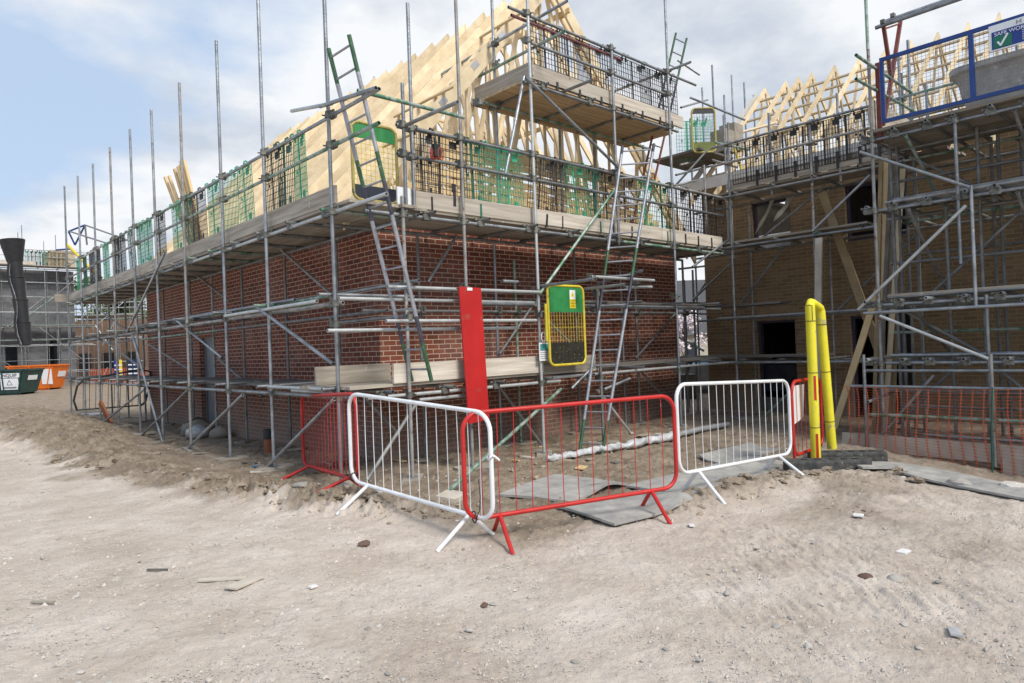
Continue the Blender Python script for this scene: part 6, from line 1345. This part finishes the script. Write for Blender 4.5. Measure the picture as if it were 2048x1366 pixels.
for a in (('wood_offcut', 'thin broken board lying left of a wider one in the left foreground', 445, 1157, .34, .045, -.55, BOARD_P), ('wood_offcut', 'flat pale board offcut in the left foreground', 490, 1162, .30, .10, .5, BOARD_P), ('wood_offcut', 'short dark stick at the far left of the foreground', 86, 1206, .16, .02, -.75, BOARD), ('wood_offcut', 'dark twig in the left foreground', 315, 1141, .16, .015, -.7, BOARD_D),
          ('paper_scrap', 'crumpled white scrap on the churned dirt at the right', 1716, 1007, .12, .09, .3, PAPER), ('paper_scrap', 'small white scrap before the near red barrier foot', 1382, 1030, .08, .05, .8, PAPER), ('paper_scrap', 'white scrap in the left foreground', 625, 1163, .06, .04, .2, PAPER), ('paper_scrap', 'white patch of packaging in the right foreground', 1806, 1074, .14, .07, 0, PAPER), ('paper_scrap', 'pale crushed can with dark print in the right foreground', 1908, 1226, .13, .06, .4, LEAD), ('paper_scrap', 'white flake near the middle of the foreground', 545, 941, .2, .05, .1, PAPER),
          ('blue_scrap', 'blue scrap at the foot of a scaffold pole on the long side', 512, 938, .10, .07, .4, mat('blue_scrap', (.04, .14, .28), (.06, .18, .33), 4, .5)), ('wood_offcut', 'timber offcut on the soil by the back red barrier', 620, 978, .28, .07, .2, BOARD_P), ('plastic_sheet', 'white plastic sheet on the soil at the far end of the long scaffold', 185, 831, .9, .4, .3, PLASTIC_W), ('wood_offcut', 'broken plank on the soil under the ladder', 1290, 872, .5, .12, .2, BOARD)):
    scrap(*a)
for k in range(26):
    while True:
        px, py = rr.uniform(200, 1650), rr.uniform(815, 960); q_ = on_z(px, py, 0)
        if q_.length < 20 and not (q_.x > X0-.1 and q_.y > Y0-.1) and q_.x < 12.5 and not (4.9 < q_.x and q_.y < 5.9): break
    L_s = rr.uniform(.06, .35); scrap('wood_offcut', 'small timber offcut or board scrap lying on the soil under the scaffold', px, py, L_s, rr.uniform(.03, .12), rr.uniform(0, 3), rr.choice((BOARD, BOARD_P, BOARD_D, TIMBER_Y, PAPER if L_s < .15 else BOARD)), .015, rr.uniform(-.1, .1), 'scrap', 'timber scraps littered under the scaffold')
# drain pipe stubs, rubble by the doorway
p = on_z(538, 906, 0); dp = thing('drain_pipe', 'terracotta drain pipe with a black socket standing by the long brick wall', 'pipe', p)
MB().tube(p-Vector((0, 0, .1)), p+Vector((0, 0, .24)), .075, 14).build('pipe', TERRA, dp); MB().tube(p+Vector((0, 0, .24)), p+Vector((.0, 0, .40)), .085, 14).build('socket', BLACKP, dp)
p = at_d(222, 850, 17); p.z = gz(p.x, p.y); tag(MB().beam(p, p+Vector((-.15, .35, .55)), .22, .05, (1, 0, 0)).build('plank', TERRA), 'short rust brown board leaning in the soil at the far end of the long scaffold', 'plank')
p = Vector((4.95, 15.4, 0)); root = thing('rubble_bag', 'pale and dark torn bags dumped in front of the house doorway', 'bag', p)
for k, (dx, dy, s, mt) in enumerate(((0, 0, .32, BOARD), (.15, .5, .28, BLACKP), (-.2, -.5, .25, PLASTIC_W), (.1, -.9, .2, BOARD))):
    m = MB(); o_ = Vector((dx*7, dy*5, k))
    m.add([p+Vector((dx, dy, s*.4))+Vector((v.x*s*1.2, v.y*s*1.3, v.z*s*.7))*(1+.5*mn.noise(v*1.7+o_)) for v in CLV2] if False else [p+Vector((dx, dy, s*.4))+Vector((v.x*s*1.2, v.y*s*1.3, v.z*s*.7))*(1+.5*mn.noise(v*1.7+o_)) for v in CLV], CLF, 0, True); m.build('bag', mt, root)
